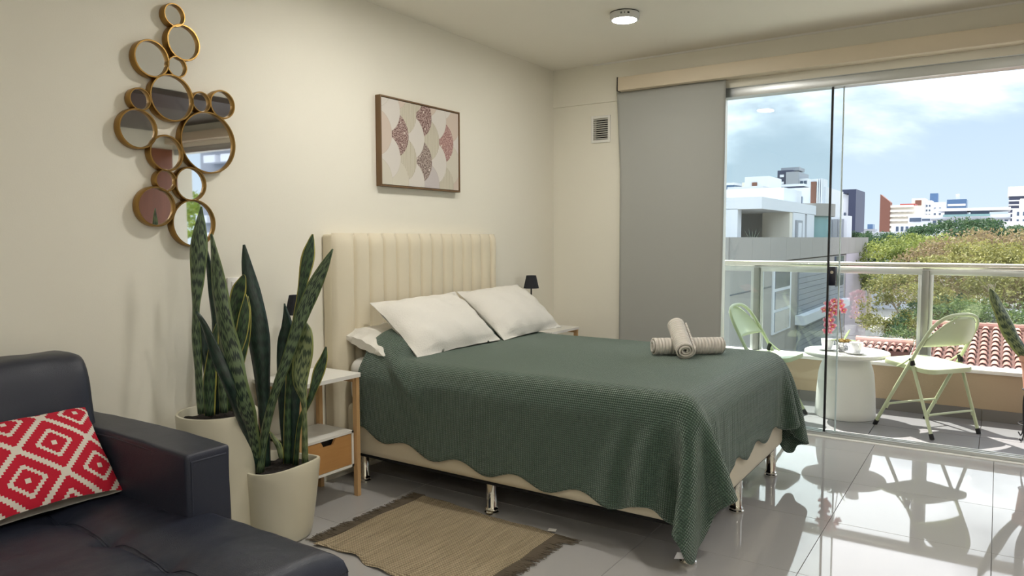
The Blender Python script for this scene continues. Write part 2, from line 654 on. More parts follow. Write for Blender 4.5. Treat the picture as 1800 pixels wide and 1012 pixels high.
# ------------------------------------------------------------------ balcony
bf = frame('floor_balcony')
MB().box((-1.2, 0.115, -0.2), (X1 + 0.5, 1.2, -0.012)).build('slab', grout_m, bf, smooth=False)
bt = link_mesh('tile', MB().box((-0.3, -0.3, -0.012), (0.3, 0.3, 0.0), r=0.001, seg=1).mesh('tile', smooth=False), balc_m, bf)
n = 0
for i in range(-4, 7):
    for (y0, y1) in ((0.118, 0.515), (0.519, 1.037)):
        x0 = 2.235 + 0.603 * i + (0.0 if y0 < 0.3 else 0.0)
        MB().box((x0 + 0.0015, y0, -0.012), (x0 + 0.6015, y1, 0.0), r=0.001, seg=1).build('tile', balc_m, bf, smooth=False)
bpy.data.objects.remove(bt)
pw = frame('wall_balcony')
MB().box((-1.2, 1.04, -0.2), (X1 + 0.5, 1.20, 0.33)).build('parapet', ochre_m, pw, smooth=False)
MB().box((-1.2, 1.028, 0.326), (X1 + 0.5, 1.215, 0.352), r=0.004).build('coping', render_m, pw)
for i in range(-4, 7):
    x0 = 2.235 + 0.603 * i
    MB().box((x0 + 0.0015, 1.030, 0.0), (x0 + 0.6015, 1.040, 0.080), r=0.001, seg=1).build('skirting_tile', skirt_m, pw, smooth=False)
struct(MB().box((-1.2, 0.17, H + 0.02), (X1 + 0.5, 1.36, H + 0.2)).build('ceiling_balcony', render_m, smooth=False))
rg = thing('balcony_railing', 'steel balcony railing with clear glass panes on the ochre parapet', 'railing', (2.4, 1.12, 0.35))
RL = 1.06
MB().tube([(-1.2, 1.12, RL), (X1 + 0.5, 1.12, RL)], 0.025, 18).build('handrail', steel_m, rg)
MB().box((-1.2, 1.110, RL - 0.062), (X1 + 0.5, 1.130, RL - 0.020), r=0.002).build('under_rail', alu_m, rg)
px = [-0.0 - 1.19, 0.02, 1.27, 2.466, 3.67, 4.87]
for k, x in enumerate(px):
    p = MB().box((x - 0.024, 1.092, 0.352), (x + 0.024, 1.148, RL - 0.03), r=0.004).build('post', mat('satin_steel', srgb(150, 150, 146), 0.38, metal=0.9), rg)
    MB().box((x - 0.048, 1.106, 0.36), (x - 0.024, 1.134, RL - 0.06), r=0.002).box((x + 0.024, 1.106, 0.36), (x + 0.048, 1.134, RL - 0.06), r=0.002).build('glazing_channel', alu_m, p)
for a, b in zip(px[:-1], px[1:]):
    MB().box((a + 0.042, 1.116, 0.375), (b - 0.042, 1.124, RL - 0.07)).build('glass_pane', rail_glass_m, rg, smooth=False)

# ------------------------------------------------------------------ the bed
linen_m = mat('upholstery_linen', srgb(224, 214, 190), 0.8, var=0.03, vscale=5, bump=0.12, bscale=420, sheen=0.15)
BX0, BX1, BY0, BY1 = 0.11, 1.975, -2.305, -0.935
bed = thing('bed', 'cream upholstered bed with a tall channel tufted headboard and chrome legs', 'bed', (1.0, -1.62, 0))
hb = MB().box((0.004, -2.345, 0.05), (0.075, -0.900, 1.292), r=0.012, seg=3).build('headboard', linen_m, bed)
seams = [-2.343, -2.195, -2.083, -1.975, -1.872, -1.767, -1.664, -1.562, -1.461, -1.362, -1.264, -1.168, -1.065, -0.962, -0.901]
for a, b in zip(seams[:-1], seams[1:]):
    def chan(u, v, a=a, b=b):
        # a soft vertical roll, rounded over at the top
        s = math.sin(PI * min(max(u, 0.0), 1.0)) ** 0.36
        t = min(1.0, (1 - v) / 0.05)
        top = math.sqrt(max(0.0, 1 - (1 - t) ** 2))
        z = 0.20 + v * 1.098
        wr = 0.0014 * math.sin(z * 23 + a * 40) * s
        return (0.072 + (0.026 * s + wr) * top, a + 0.001 + u * (b - a - 0.002), z)
    MB().grid(chan, 15, 34).build('headboard_channel', linen_m, hb, angle=None)
MB().box((BX0, BY0, 0.165), (BX1, BY1, 0.425), r=0.035, seg=4).build('base', linen_m, bed)
MB().box((BX0 + 0.03, BY0 + 0.03, 0.15), (BX1 - 0.03, BY1 - 0.03, 0.172)).build('underside', mat('black_lining', srgb(20, 20, 22), 0.9), bed, smooth=False)
leg_prof = [(0.0, 0.0), (0.030, 0.0), (0.034, 0.004), (0.034, 0.012), (0.029, 0.017), (0.029, 0.021), (0.032, 0.025), (0.028, 0.031), (0.025, 0.036), (0.025, 0.155), (0.0, 0.155)]
leg_me = MB().lathe(leg_prof, 28).mesh('leg')
leg0 = None
for x in (0.17, 0.985, 1.925):
    for y in (-2.235, -1.60, -0.985):
        if leg0 is None:
            leg0 = link_mesh('leg', leg_me, chrome_m, bed, keep=False)
            leg0.location = Vector((x, y, 0)) - bed.location
        else:
            piece(leg0, bed, Vector((x, y, 0)) - bed.location)

MT = 0.655                    # mattress top
sheet_m = mat('white_cotton', srgb(234, 232, 228), 0.85, var=0.02, vscale=6, bump=0.15, bscale=40)
bm = bmesh.new()
bmesh.ops.create_cube(bm, size=1)
bmesh.ops.scale(bm, vec=(BX1 - 0.02 - BX0, BY1 - BY0 - 0.02, MT - 0.415), verts=bm.verts)
bmesh.ops.bevel(bm, geom=bm.edges[:], offset=0.06, segments=6, profile=0.5, affect='EDGES')
bmesh.ops.translate(bm, vec=((BX0 + BX1 - 0.02) / 2, (BY0 + BY1) / 2, (MT + 0.415) / 2), verts=bm.verts)
me = bpy.data.meshes.new('mattress')
bm.to_mesh(me)
bm.free()
finish(me)
mt = link_mesh('mattress', me, sheet_m)
tag(mt, 'thick mattress in a white fitted sheet lying on the bed base', 'mattress')


def pillow_mesh(w, h, th, seed=0, flange=0.0, nu=40, nv=30, wr=0.006, pinch=0.10):
    """flat pillow in its own xy plane, thickness along z"""
    rnd = random.Random(seed)
    ph = [rnd.uniform(0, 6.28) for _ in range(8)]
    mb = MB()
    iw, ih = w - 2 * flange, h - 2 * flange
    for sgn in (1, -1):
        def fn(u, v):
            a, b = 2 * u - 1, 2 * v - 1
            x, y = a * w / 2, b * h / 2
            x *= 1 - pinch * (1 - b * b) * abs(a) ** 3 * 0.5 * (1 if True else 0)
            y *= 1 - pinch * (1 - a * a) * abs(b) ** 3 * 0.5
            ia = min(1.0, abs(x) / (iw / 2))
            ib = min(1.0, abs(y) / (ih / 2))
            f = (max(0.0, 1 - ia ** 2.6) * max(0.0, 1 - ib ** 2.6)) ** 0.52
            z = th / 2 * f
            z += wr * f ** 0.4 * (math.sin(9 * a + 4 * b + ph[0]) * math.sin(3 * b + ph[1]) + 0.6 * math.sin(16 * b - 5 * a + ph[2]) * abs(a) + 0.5 * math.sin(19 * a + 7 * b + ph[3]) * abs(b)) * (1 if f > 0.02 else 0)
            e = 0.0018 + (0.004 * math.sin(12 * a + ph[4]) + 0.004 * math.sin(10 * b + ph[5])) * (1 - f) * 0.5 * sgn
            return (x, y, sgn * z + sgn * 0.0018 + (e - 0.0018) * (1 if f < 0.3 else 0))
        mb.grid(fn, nu, nv)
    me = mb.mesh('pillow', angle=60)
    bm = bmesh.new()
    bm.from_mesh(me)
    bmesh.ops.remove_doubles(bm, verts=bm.verts, dist=0.0001)
    # sew the two faces together round the rim
    bnd = [e for e in bm.edges if e.is_boundary]
    if bnd:
        try:
            bmesh.ops.bridge_loops(bm, edges=bnd)
        except Exception:
            pass
    bmesh.ops.recalc_face_normals(bm, faces=bm.faces[:])
    bm.to_mesh(me)
    bm.free()
    finish(me, True, 60)
    return me


def place(o, origin, xdir, ydir):
    x = Vector(xdir).normalized()
    z = x.cross(Vector(ydir)).normalized()
    y = z.cross(x)
    m = Matrix((x, y, z)).transposed().to_4x4()
    m.translation = Vector(origin)
    o.matrix_world = m
    return o


cover_m = mat('white_pillowcase', srgb(224, 221, 213), 0.85, bump=0.2, bscale=120, sheen=0.1)
# sleeping pillows lie flat on the sheet, half under the quilt
for k, (cy, lab) in enumerate(((-1.975, 'white sleeping pillow poking out under the quilt beside the nightstand'), (-1.28, 'white sleeping pillow hidden behind the far cushion pillow'))):
    o = link_mesh('sleeping_pillow', pillow_mesh(0.62, 0.34, 0.11, 3 + k), cover_m)
    place(o, (0.200, cy, MT + 0.074), (0, 1, 0), (-0.95, 0, 0.26))
    tag(o, lab, 'pillow', 'white bed pillows')
shams = (((0.330, -1.812, 0.806), (0.02, 1, 0.02), (-0.285, -0.10, 0.225), 0.705, 0.425, 'white flanged pillow leaning at the near side of the headboard'),
         ((0.340, -1.100, 0.815), (0.02, 1, 0.02), (-0.310, -0.06, 0.24), 0.650, 0.44, 'white pillow leaning at the far side of the headboard'))
HUMPS = ((0.235, -1.96, 0.20, 0.31, 0.135), (0.235, -1.24, 0.20, 0.31, 0.12))
for k, (c, xd, yd, pw_, ph_, lab) in enumerate(shams):
    o = link_mesh('bed_pillow', pillow_mesh(pw_, ph_, 0.165, 11 + k, flange=0.02), cover_m)
    place(o, c, xd, yd)
    tag(o, lab, 'pillow', 'white bed pillows')


# the quilt: a rectangle of cloth settled over the bed by a small position based solver
def drape():
    NX, NY = 76, 88
    x_head, over_f, over_s = 0.20, 0.308, 0.378
    x0, x1 = x_head, BX1 + 0.02 + over_f
    y0, y1 = BY0 - 0.02 - over_s, BY1 + 0.02 + over_s
    gx = np.linspace(x0, x1, NX)
    gy = np.linspace(y0, y1, NY)
    RX, RY = np.meshgrid(gx, gy, indexing='ij')
    rest = np.stack([RX, RY], -1)
    # scalloped hem: the outermost rows move in and out
    hem = 0.046
    sy = np.clip((np.abs(RY - (y0 + y1) / 2) - (y1 - y0) / 2 + 0.14) / 0.14, 0, 1)
    sx = np.clip((RX - x1 + 0.14) / 0.14, 0, 1)
    rest[..., 1] += np.sign(RY - (y0 + y1) / 2) * sy * hem * (0.5 * np.cos((RX - 0.40) * 2 * PI / 0.31))
    rest[..., 0] += sx * hem * (0.5 * np.cos((RY - y0 - 0.1) * 2 * PI / 0.31))
    # the cloth lies a little askew: longer towards the foot on the near side
    near = np.clip((BY0 - RY) / over_s, 0, 1)
    rest[..., 1] -= near * 0.02 * (RX - 0.9)
    # rounded corners of the hem
    RC = 0.13
    yc = (y0 + y1) / 2
    u = np.clip((rest[..., 0] - (x1 - RC)) / RC, 0, None)
    v = np.clip((np.abs(rest[..., 1] - yc) - ((y1 - y0) / 2 - RC)) / RC, 0, None)
    k = np.where((u > 0) & (v > 0), np.maximum(u, v) / np.sqrt(u * u + v * v + 1e-9), 1.0)
    rest[..., 0] = np.where(u > 0, x1 - RC + u * k * RC, rest[..., 0])
    rest[..., 1] = np.where(v > 0, yc + np.sign(rest[..., 1] - yc) * ((y1 - y0) / 2 - RC + v * k * RC), rest[..., 1])
    P = np.concatenate([rest, np.full((NX, NY, 1), 0.86)], -1)
    ox = np.maximum(0, P[..., 0] - BX1 - 0.02)
    oyl = np.maximum(0, BY0 - 0.02 - P[..., 1])
    oyr = np.maximum(0, P[..., 1] - BY1 - 0.02)
    P[..., 2] -= 0.62 * np.sqrt(ox ** 2 + (oyl + oyr) ** 2)
    P[..., 0] -= 0.30 * ox
    P[..., 1] += 0.30 * oyl - 0.30 * oyr
    V = np.zeros_like(P)
    rng = np.random.default_rng(5)
    P += rng.normal(0, 0.0006, P.shape)
    cons = []
    for (di, dj, k) in ((1, 0, 1.0), (0, 1, 1.0), (1, 1, 0.3), (1, -1, 0.3), (2, 0, 0.05), (0, 2, 0.05)):
        A = (slice(0, NX - di), slice(max(0, -dj), NY - max(0, dj)))
        B = (slice(di, NX), slice(max(0, dj), NY + min(0, dj)))
        L = np.linalg.norm(rest[A] - rest[B], axis=-1)
        cons.append((A, B, L, k))
    m = 0.012

    def top(x, y):
        z = np.full_like(x, MT + 0.012)
        for (px_, py_, hx_, hy_, hz_) in HUMPS:
            a = np.abs((x - px_) / hx_)
            b = np.abs((y - py_) / hy_)
            f = np.clip(1 - a ** 2.4, 0, 1) * np.clip(1 - b ** 3.0, 0, 1)
            z = np.maximum(z, MT + 0.012 + hz_ * f ** 0.6)
        ed = np.minimum(np.minimum(y - BY0, BY1 - y), BX1 - x)
        rr = 0.075
        q = np.clip((rr - ed) / rr, 0, 1)
        return z - rr * (1 - np.sqrt(np.maximum(0, 1 - q * q)))
    N_IT = 460
    for it in range(N_IT):
        V[..., 2] -= 0.00055 if it < N_IT - 40 else 0.0002
        V *= 0.975 if it < N_IT - 120 else 0.88
        Q = P + V
        for sub in range(7):
            for (A, B, L, k) in cons:
                d = Q[B] - Q[A]
                l = np.sqrt((d * d).sum(-1)) + 1e-9
                s = 0.48 * k * (l - L) / l
                if k < 0.2:
                    s = np.where(l < L, s, s * 2.0)
                c = d * s[..., None]
                Q[A] += c
                Q[B] -= c
            if sub % 2 == 0 or sub == 6:
                x, y, z = Q[..., 0], Q[..., 1], Q[..., 2]
                inside = (x < BX1 + m) & (y > BY0 - m) & (y < BY1 + m)
                tz = top(np.clip(x, 0, BX1), np.clip(y, BY0, BY1))
                pen = tz - z
                dl, dr, df = y - (BY0 - m), (BY1 + m) - y, (BX1 + m) - x
                side = np.minimum(np.minimum(dl, dr), df)
                up = inside & (pen > 0) & (pen < np.maximum(side, 0.014))
                out = inside & (pen > 0) & ~up
                Q[..., 2] = np.where(up, tz, z)
                ml = out & (dl <= dr) & (dl <= df)
                mr = out & (dr < dl) & (dr <= df)
                mf = out & (df < dl) & (df < dr)
                Q[..., 1] = np.where(ml, BY0 - m, np.where(mr, BY1 + m, y))
                Q[..., 0] = np.maximum(np.where(mf, BX1 + m, x), 0.13)
                Q[..., 2] = np.maximum(Q[..., 2], 0.012)
        V = Q - P
        touch = np.abs(Q[..., 2] - top(np.clip(Q[..., 0], 0, BX1), np.clip(Q[..., 1], BY0, BY1))) < 0.004
        V[touch] *= 0.5
        P = Q
    return P, rest, NX, NY


QP, QR, NX, NY = drape()
me = bpy.data.meshes.new('quilt')
idx = lambda i, j: i * NY + j
me.from_pydata([tuple(p) for p in QP.reshape(-1, 3)], [], [(idx(i, j), idx(i + 1, j), idx(i + 1, j + 1), idx(i, j + 1)) for i in range(NX - 1) for j in range(NY - 1)])
uvl = me.uv_layers.new(name='cloth')
fr = QR.reshape(-1, 2)
uvl.data.foreach_set('uv', np.array([fr[l.vertex_index] for l in me.loops], dtype=np.float32).ravel())
me.shade_smooth()


def quilt_mat():
    m = mat('green_waffle_quilt', srgb(84, 104, 88), 0.65, sheen=0.55)
    t = m.node_tree
    b = t.nodes['Principled BSDF']
    L = t.links.new
    b.inputs['Sheen Tint'].default_value = (0.84, 0.94, 0.87, 1)
    uv = nd(t, 'ShaderNodeUVMap', uv_map='cloth')
    sp = nd(t, 'ShaderNodeSeparateXYZ')
    L(uv.outputs[0], sp.inputs[0])
    k = 2 * PI / 0.018
    s1 = math_n(t, 'SINE', math_n(t, 'MULTIPLY', sp.outputs[0], k))
    s2 = math_n(t, 'SINE', math_n(t, 'MULTIPLY', sp.outputs[1], k))
    h = math_n(t, 'MULTIPLY', s1, s2)
    h2 = math_n(t, 'ABSOLUTE', h)
    bp = nd(t, 'ShaderNodeBump', Strength=0.9, Distance=0.006)
    L(h2, bp.inputs['Height'])
    L(bp.outputs[0], b.inputs['Normal'])
    n = nd(t, 'ShaderNodeTexNoise', Scale=3.0, Detail=4.0)
    L(uv.outputs[0], n.inputs['Vector'])
    # shade in the waffle hollows is painted in as a darker green
    base = mixc(t, n.outputs['Fac'], srgb(66, 94, 76), srgb(80, 108, 89))
    dark = mixc(t, n.outputs['Fac'], srgb(30, 52, 40), srgb(36, 58, 46))
    L(mixc(t, math_n(t, 'POWER', h2, 0.6), dark, base), b.inputs['Base Color'])
    return m


quilt_m = quilt_mat()
qt = thing('quilt', 'dark green waffle quilt with a scalloped hem spread over the bed', 'quilt', (1.1, -1.62, MT))
qc = link_mesh('quilt_cloth', me, quilt_m, qt)
sd = qc.modifiers.new('sub', 'SUBSURF')
sd.levels = sd.render_levels = 1
so = qc.modifiers.new('thick', 'SOLIDIFY')
so.thickness = 0.006
so.offset = 1
# care tag at the near foot corner
i, j = NX - 4, 1
cp = QP[i, j]
tagv = [Vector(cp) + Vector(d) for d in ((0, -0.004, 0.006), (-0.035, -0.030, 0.012), (-0.050, -0.022, -0.020), (-0.012, -0.004, -0.018))]
mb = MB()
mb.add([v for v in tagv] + [v + Vector((0.0, -0.0015, 0.0)) for v in tagv], [(0, 1, 2, 3), (7, 6, 5, 4), (0, 4, 5, 1), (1, 5, 6, 2), (2, 6, 7, 3), (3, 7, 4, 0)])
ct = mb.build('care_tag', mat('white_satin_label', srgb(225, 224, 226), 0.5), qt, smooth=False)
ct['label'] = 'white care label'


# rolled towels
def towel(name, length, r, label):
    mb = MB()
    turns, n = 3.2, 96
    t = 0.0085

    def fn(u, v):
        a = u * turns * 2 * PI
        rr = 0.008 + (r - 0.008) * u
        L = length / 2 * (1 - 0.03 * math.sin(u * 9))
        x = (2 * v - 1) * L
        rb = 1 + 0.012 * math.sin(v * 70) * u + 0.02 * math.sin(a * 1.0 + 1 + v * 2) * u
        return (x, rr * rb * math.cos(a - 1.0), rr * 0.93 * rb * math.sin(a - 1.0))
    mb.grid(fn, n, 46)
    me = mb.mesh(name, True, None)
    o = link_mesh(name, me, towel_m)
    s = o.modifiers.new('thick', 'SOLIDIFY')
    s.thickness = t
    s.offset = 0
    tag(o, label, 'towel', 'rolled towels on the quilt')
    return o


towel_m = mat('beige_towelling', srgb(228, 221, 211), 0.95, sheen=0.3)
tt_ = towel_m.node_tree
uv_ = nd(tt_, 'ShaderNodeTexCoord')
sp0 = nd(tt_, 'ShaderNodeSeparateXYZ')
tt_.links.new(uv_.outputs['Object'], sp0.inputs[0])
wv = math_n(tt_, 'SINE', math_n(tt_, 'MULTIPLY', sp0.outputs[0], 2 * PI / 0.017))
bq = nd(tt_, 'ShaderNodeBump', Strength=0.8, Distance=0.008)
nz = nd(tt_, 'ShaderNodeTexNoise', Scale=260.0)
tt_.links.new(uv_.outputs['Object'], nz.inputs['Vector'])
tt_.links.new(math_n(tt_, 'ADD', math_n(tt_, 'MULTIPLY', wv, 0.5), math_n(tt_, 'MULTIPLY', nz.outputs['Fac'], 0.5)), bq.inputs['Height'])
tt_.links.new(bq.outputs[0], tt_.nodes['Principled BSDF'].inputs['Normal'])
tw = towel('rolled_towel', 0.365, 0.048, 'beige rolled towel lying flat on the quilt under the other roll')
place(tw, (1.590, -1.350, MT + 0.067), (0.283, 0.224, 0), (-0.224, 0.283, 0))
tw2 = towel('rolled_towel', 0.262, 0.049, 'beige rolled towel leaning across the flat roll on the quilt')
place(tw2, Vector((1.635, -1.50, MT + 0.060)) + Vector((-0.155, 0.245, 0.125)).normalized() * 0.130, (0.155, -0.245, -0.125), (0.7, 0.45, 0))

# ------------------------------------------------------------------ wall mirror of gilt rings
gold_m = mat('antique_gilt', srgb(158, 124, 68), 0.34, metal=0.9, var=0.06, vscale=20)
mirror_m = mat('mirror_silver', (0.93, 0.93, 0.92, 1), 0.02, metal=1.0)
wmr = thing('wall_mirror', 'cluster of fifteen round gilt framed mirrors hanging on the wall', 'mirror', (0.0, -3.1, 1.75))
RINGS = [(-3.138, 2.188, 0.042, 0.044), (-3.101, 2.085, 0.071, 0.07), (-3.242, 1.992, 0.071, 0.07), (-3.133, 1.98, 0.04, 0.04), (-3.16, 1.849, 0.093, 0.092), (-3.296, 1.823, 0.042, 0.04), (-3.027, 1.852, 0.041, 0.039), (-2.925, 1.857, 0.058, 0.058), (-3.308, 1.706, 0.078, 0.073), (-2.998, 1.684, 0.128, 0.129), (-3.192, 1.621, 0.071, 0.069), (-3.199, 1.509, 0.041, 0.042), (-3.088, 1.501, 0.068, 0.069), (-3.243, 1.401, 0.078, 0.077), (-3.078, 1.336, 0.096, 0.098)]
rng_m = random.Random(21)
for (y, z, rv, rh) in RINGS:
    r = (rv + rh) / 2 + 0.004
    m = Matrix.Translation((0, y, z)) @ Matrix.Rotation(PI / 2, 4, 'Y')
    w = 0.0055 if r < 0.06 else 0.007
    b = MB().lathe([(r - w, 0.002), (r, 0.002), (r + 0.0008, 0.006), (r + 0.0008, 0.036), (r - 0.001, 0.040), (r - w + 0.001, 0.040), (r - w, 0.037), (r - w, 0.002)], 56).xf(m)
    fr_ = b.build('mirror_ring', gold_m, wmr, angle=40)
    ti = Matrix.Rotation(rng_m.uniform(-0.004, 0.004), 4, 'Y') @ Matrix.Rotation(rng_m.uniform(-0.004, 0.004), 4, 'Z')
    MB().lathe([(0, 0.022), (r - w + 0.0005, 0.022), (r - w + 0.0005, 0.026), (0, 0.026)], 48).xf(Matrix.Translation((0, y, z)) @ ti @ Matrix.Rotation(PI / 2, 4, 'Y')).build('mirror_glass', mirror_m, fr_, angle=30)
# two tie bars hold the ring chain on the wall
wb_ = MB()
wb_.tube([(0.004, -3.14, 2.18), (0.004, -3.16, 1.85), (0.004, -3.0, 1.69)], 0.002, 6)
wb_.tube([(0.004, -3.31, 1.71), (0.004, -3.19, 1.62), (0.004, -3.08, 1.34)], 0.002, 6)
wb_.build('tie_bar', gold_m, wmr)

LEAVES_FRONT = [
  ('band',[(0.323, -3.021, 0.299, 0.0167), (0.407, -3.109, 0.491, 0.0275), (0.473, -3.196, 0.654, 0.0351), (0.436, -3.213, 0.875, 0.035), (0.408, -3.219, 1.028, 0.0296), (0.387, -3.221, 1.17, 0.0208), (0.368, -3.224, 1.288, 0.0022)]),
  ('dark',[(0.332, -3.017, 0.282, 0.0144), (0.379, -3.095, 0.449, 0.0208), (0.452, -3.218, 0.678, 0.0241), (0.397, -3.242, 0.831, 0.0219), (0.361, -3.258, 0.93, 0.0131), (0.331, -3.273, 0.991, 0.0022)]),
  ('dark',[(0.299, -2.942, 0.286, 0.0147), (0.284, -2.936, 0.484, 0.0196), (0.268, -2.931, 0.68, 0.0319), (0.25, -2.929, 0.852, 0.0442), (0.222, -2.934, 1.023, 0.0368), (0.196, -2.94, 1.158, 0.0209), (0.183, -2.942, 1.244, 0.0037)]),
  ('band',[(0.366, -3.029, 0.296, 0.0142), (0.375, -3.012, 0.441, 0.0154), (0.403, -2.98, 0.608, 0.0166), (0.443, -2.941, 0.762, 0.0213), (0.484, -2.899, 0.932, 0.0272), (0.521, -2.865, 1.05, 0.0308), (0.556, -2.835, 1.144, 0.0201), (0.586, -2.808, 1.227, 0.0024)]),
  ('edge',[(0.364, -2.886, 0.297, 0.016), (0.36, -2.87, 0.531, 0.0172), (0.367, -2.844, 0.801, 0.016), (0.389, -2.81, 1.037, 0.0172), (0.407, -2.786, 1.181, 0.0283), (0.416, -2.774, 1.255, 0.0148), (0.421, -2.768, 1.289, 0.0025)]),
  ('dark',[(0.333, -2.871, 0.295, 0.0124), (0.309, -2.864, 0.573, 0.0149), (0.305, -2.849, 0.796, 0.0224), (0.319, -2.832, 0.888, 0.0224), (0.305, -2.833, 0.987, 0.0025)]),
  ('light',[(0.476, -2.882, 0.315, 0.0121), (0.469, -2.876, 0.448, 0.0109), (0.461, -2.871, 0.573, 0.0109), (0.444, -2.875, 0.67, 0.0314), (0.451, -2.86, 0.788, 0.0399), (0.459, -2.849, 0.87, 0.0242), (0.455, -2.848, 0.913, 0.0036)]),
  ('edge',[(0.403, -2.873, 0.293, 0.0098), (0.411, -2.853, 0.472, 0.0098), (0.446, -2.821, 0.582, 0.0123), (0.47, -2.795, 0.692, 0.0245), (0.487, -2.78, 0.753, 0.016), (0.493, -2.771, 0.804, 0.0025)]),
  ('light',[(0.371, -2.927, 0.331, 0.0085), (0.361, -2.929, 0.382, 0.0109), (0.341, -2.939, 0.424, 0.0073), (0.328, -2.946, 0.448, 0.0012)]),
  ('dark',[(0.376, -2.866, 0.294, 0.0161), (0.373, -2.851, 0.504, 0.021), (0.374, -2.839, 0.651, 0.021), (0.367, -2.832, 0.792, 0.0037)]),
  ('dark',[(0.258, -2.942, 0.331, 0.0124), (0.237, -2.946, 0.455, 0.0111), (0.22, -2.95, 0.541, 0.0025)]),
]
LEAVES_BACK = [
  ('band',[(0.219, -3.197, 0.559, 0.0116), (0.203, -3.193, 0.738, 0.015), (0.192, -3.189, 0.877, 0.0162), (0.188, -3.182, 0.997, 0.0139), (0.19, -3.172, 1.107, 0.0254), (0.189, -3.162, 1.227, 0.0335), (0.192, -3.153, 1.326, 0.0196), (0.193, -3.146, 1.4, 0.0023)]),
  ('dark',[(0.194, -3.119, 0.539, 0.013), (0.189, -3.105, 0.748, 0.0142), (0.182, -3.094, 0.937, 0.0154), (0.164, -3.093, 1.103, 0.0154), (0.152, -3.095, 1.174, 0.0095), (0.146, -3.095, 1.219, 0.0024)]),
  ('edge',[(0.204, -3.088, 0.542, 0.0119), (0.217, -3.063, 0.744, 0.0155), (0.231, -3.036, 0.958, 0.0239), (0.244, -3.02, 1.049, 0.0299), (0.258, -3.007, 1.101, 0.0143), (0.261, -3.003, 1.12, 0.0024)]),
  ('edge',[(0.254, -3.09, 0.556, 0.0118), (0.267, -3.066, 0.749, 0.0166), (0.286, -3.043, 0.867, 0.0236), (0.295, -3.03, 0.961, 0.0213), (0.296, -3.023, 1.039, 0.0024)]),
  ('edge',[(0.23, -3.166, 0.547, 0.0209), (0.225, -3.162, 0.642, 0.0256), (0.229, -3.152, 0.735, 0.0233), (0.237, -3.137, 0.851, 0.0163), (0.244, -3.127, 0.923, 0.0023)]),
  ('band',[(0.252, -3.115, 0.551, 0.0153), (0.246, -3.111, 0.659, 0.0164), (0.236, -3.108, 0.764, 0.0117), (0.23, -3.106, 0.846, 0.0023)]),
  ('dark',[(0.231, -3.154, 0.551, 0.0105), (0.209, -3.153, 0.733, 0.014), (0.187, -3.158, 0.861, 0.014), (0.167, -3.162, 0.966, 0.0023)]),
  ('edge',[(0.227, -3.06, 0.546, 0.012), (0.249, -3.032, 0.718, 0.0156), (0.27, -3.006, 0.862, 0.0156), (0.272, -2.997, 0.957, 0.012), (0.266, -2.995, 1.029, 0.0024)]),
]


def leaf_mat(name, g1, g2, edge=None, bands=1.0):
    m = mat(name, g1, 0.38)
    t = m.node_tree
    b = t.nodes['Principled BSDF']
    L = t.links.new
    uv = nd(t, 'ShaderNodeUVMap', uv_map='leaf')
    sp = nd(t, 'ShaderNodeSeparateXYZ')
    L(uv.outputs[0], sp.inputs[0])
    n = nd(t, 'ShaderNodeTexNoise', Scale=1.0, Detail=3.0)
    mp = nd(t, 'ShaderNodeMapping')
    mp.inputs['Scale'].default_value = (6, 42, 1)
    L(uv.outputs[0], mp.inputs[0])
    L(mp.outputs[0], n.inputs['Vector'])
    n2 = nd(t, 'ShaderNodeTexNoise', Scale=1.0, Detail=2.0)
    mp2 = nd(t, 'ShaderNodeMapping')
    mp2.inputs['Scale'].default_value = (16, 9, 1)
    L(uv.outputs[0], mp2.inputs[0])
    L(mp2.outputs[0], n2.inputs['Vector'])
    zig = math_n(t, 'MULTIPLY', math_n(t, 'SUBTRACT', n2.outputs['Fac'], 0.5), 0.05)
    ph = math_n(t, 'MULTIPLY', math_n(t, 'ADD', sp.outputs[1], zig), 330.0)
    s = math_n(t, 'SINE', ph)
    s2 = math_n(t, 'ADD', math_n(t, 'MULTIPLY', s, 0.5), math_n(t, 'MULTIPLY', math_n(t, 'SUBTRACT', n.outputs['Fac'], 0.5), 2.6))
    r = nd(t, 'ShaderNodeValToRGB')
    r.color_ramp.elements[0].position = 0.42
    r.color_ramp.elements[0].color = (0, 0, 0, 1)
    r.color_ramp.elements[1].position = 0.60
    r.color_ramp.elements[1].color = (bands, bands, bands, 1)
    L(math_n(t, 'ADD', math_n(t, 'MULTIPLY', s2, 0.5), 0.5), r.inputs[0])
    c = mixc(t, r.outputs[0], g1, g2)
    if edge is not None:
        d = math_n(t, 'ABSOLUTE', math_n(t, 'SUBTRACT', sp.outputs[0], 0.5))
        k = math_n(t, 'GREATER_THAN', d, 0.405)
        c = mixc(t, k, c, edge)
    L(c, b.inputs['Base Color'])
    return m


YEL = srgb(176, 170, 84)
LEAF_M = {
    'band': leaf_mat('leaf_banded', srgb(100, 120, 86), srgb(30, 48, 40), srgb(100, 116, 70)),
    'light': leaf_mat('leaf_pale', srgb(128, 140, 96), srgb(52, 70, 48), srgb(140, 148, 88)),
    'dark': leaf_mat('leaf_dark', srgb(38, 62, 52), srgb(22, 40, 36), None, 0.9),
    'edge': leaf_mat('leaf_yellow_edged', srgb(70, 96, 62), srgb(26, 46, 36), YEL),
}


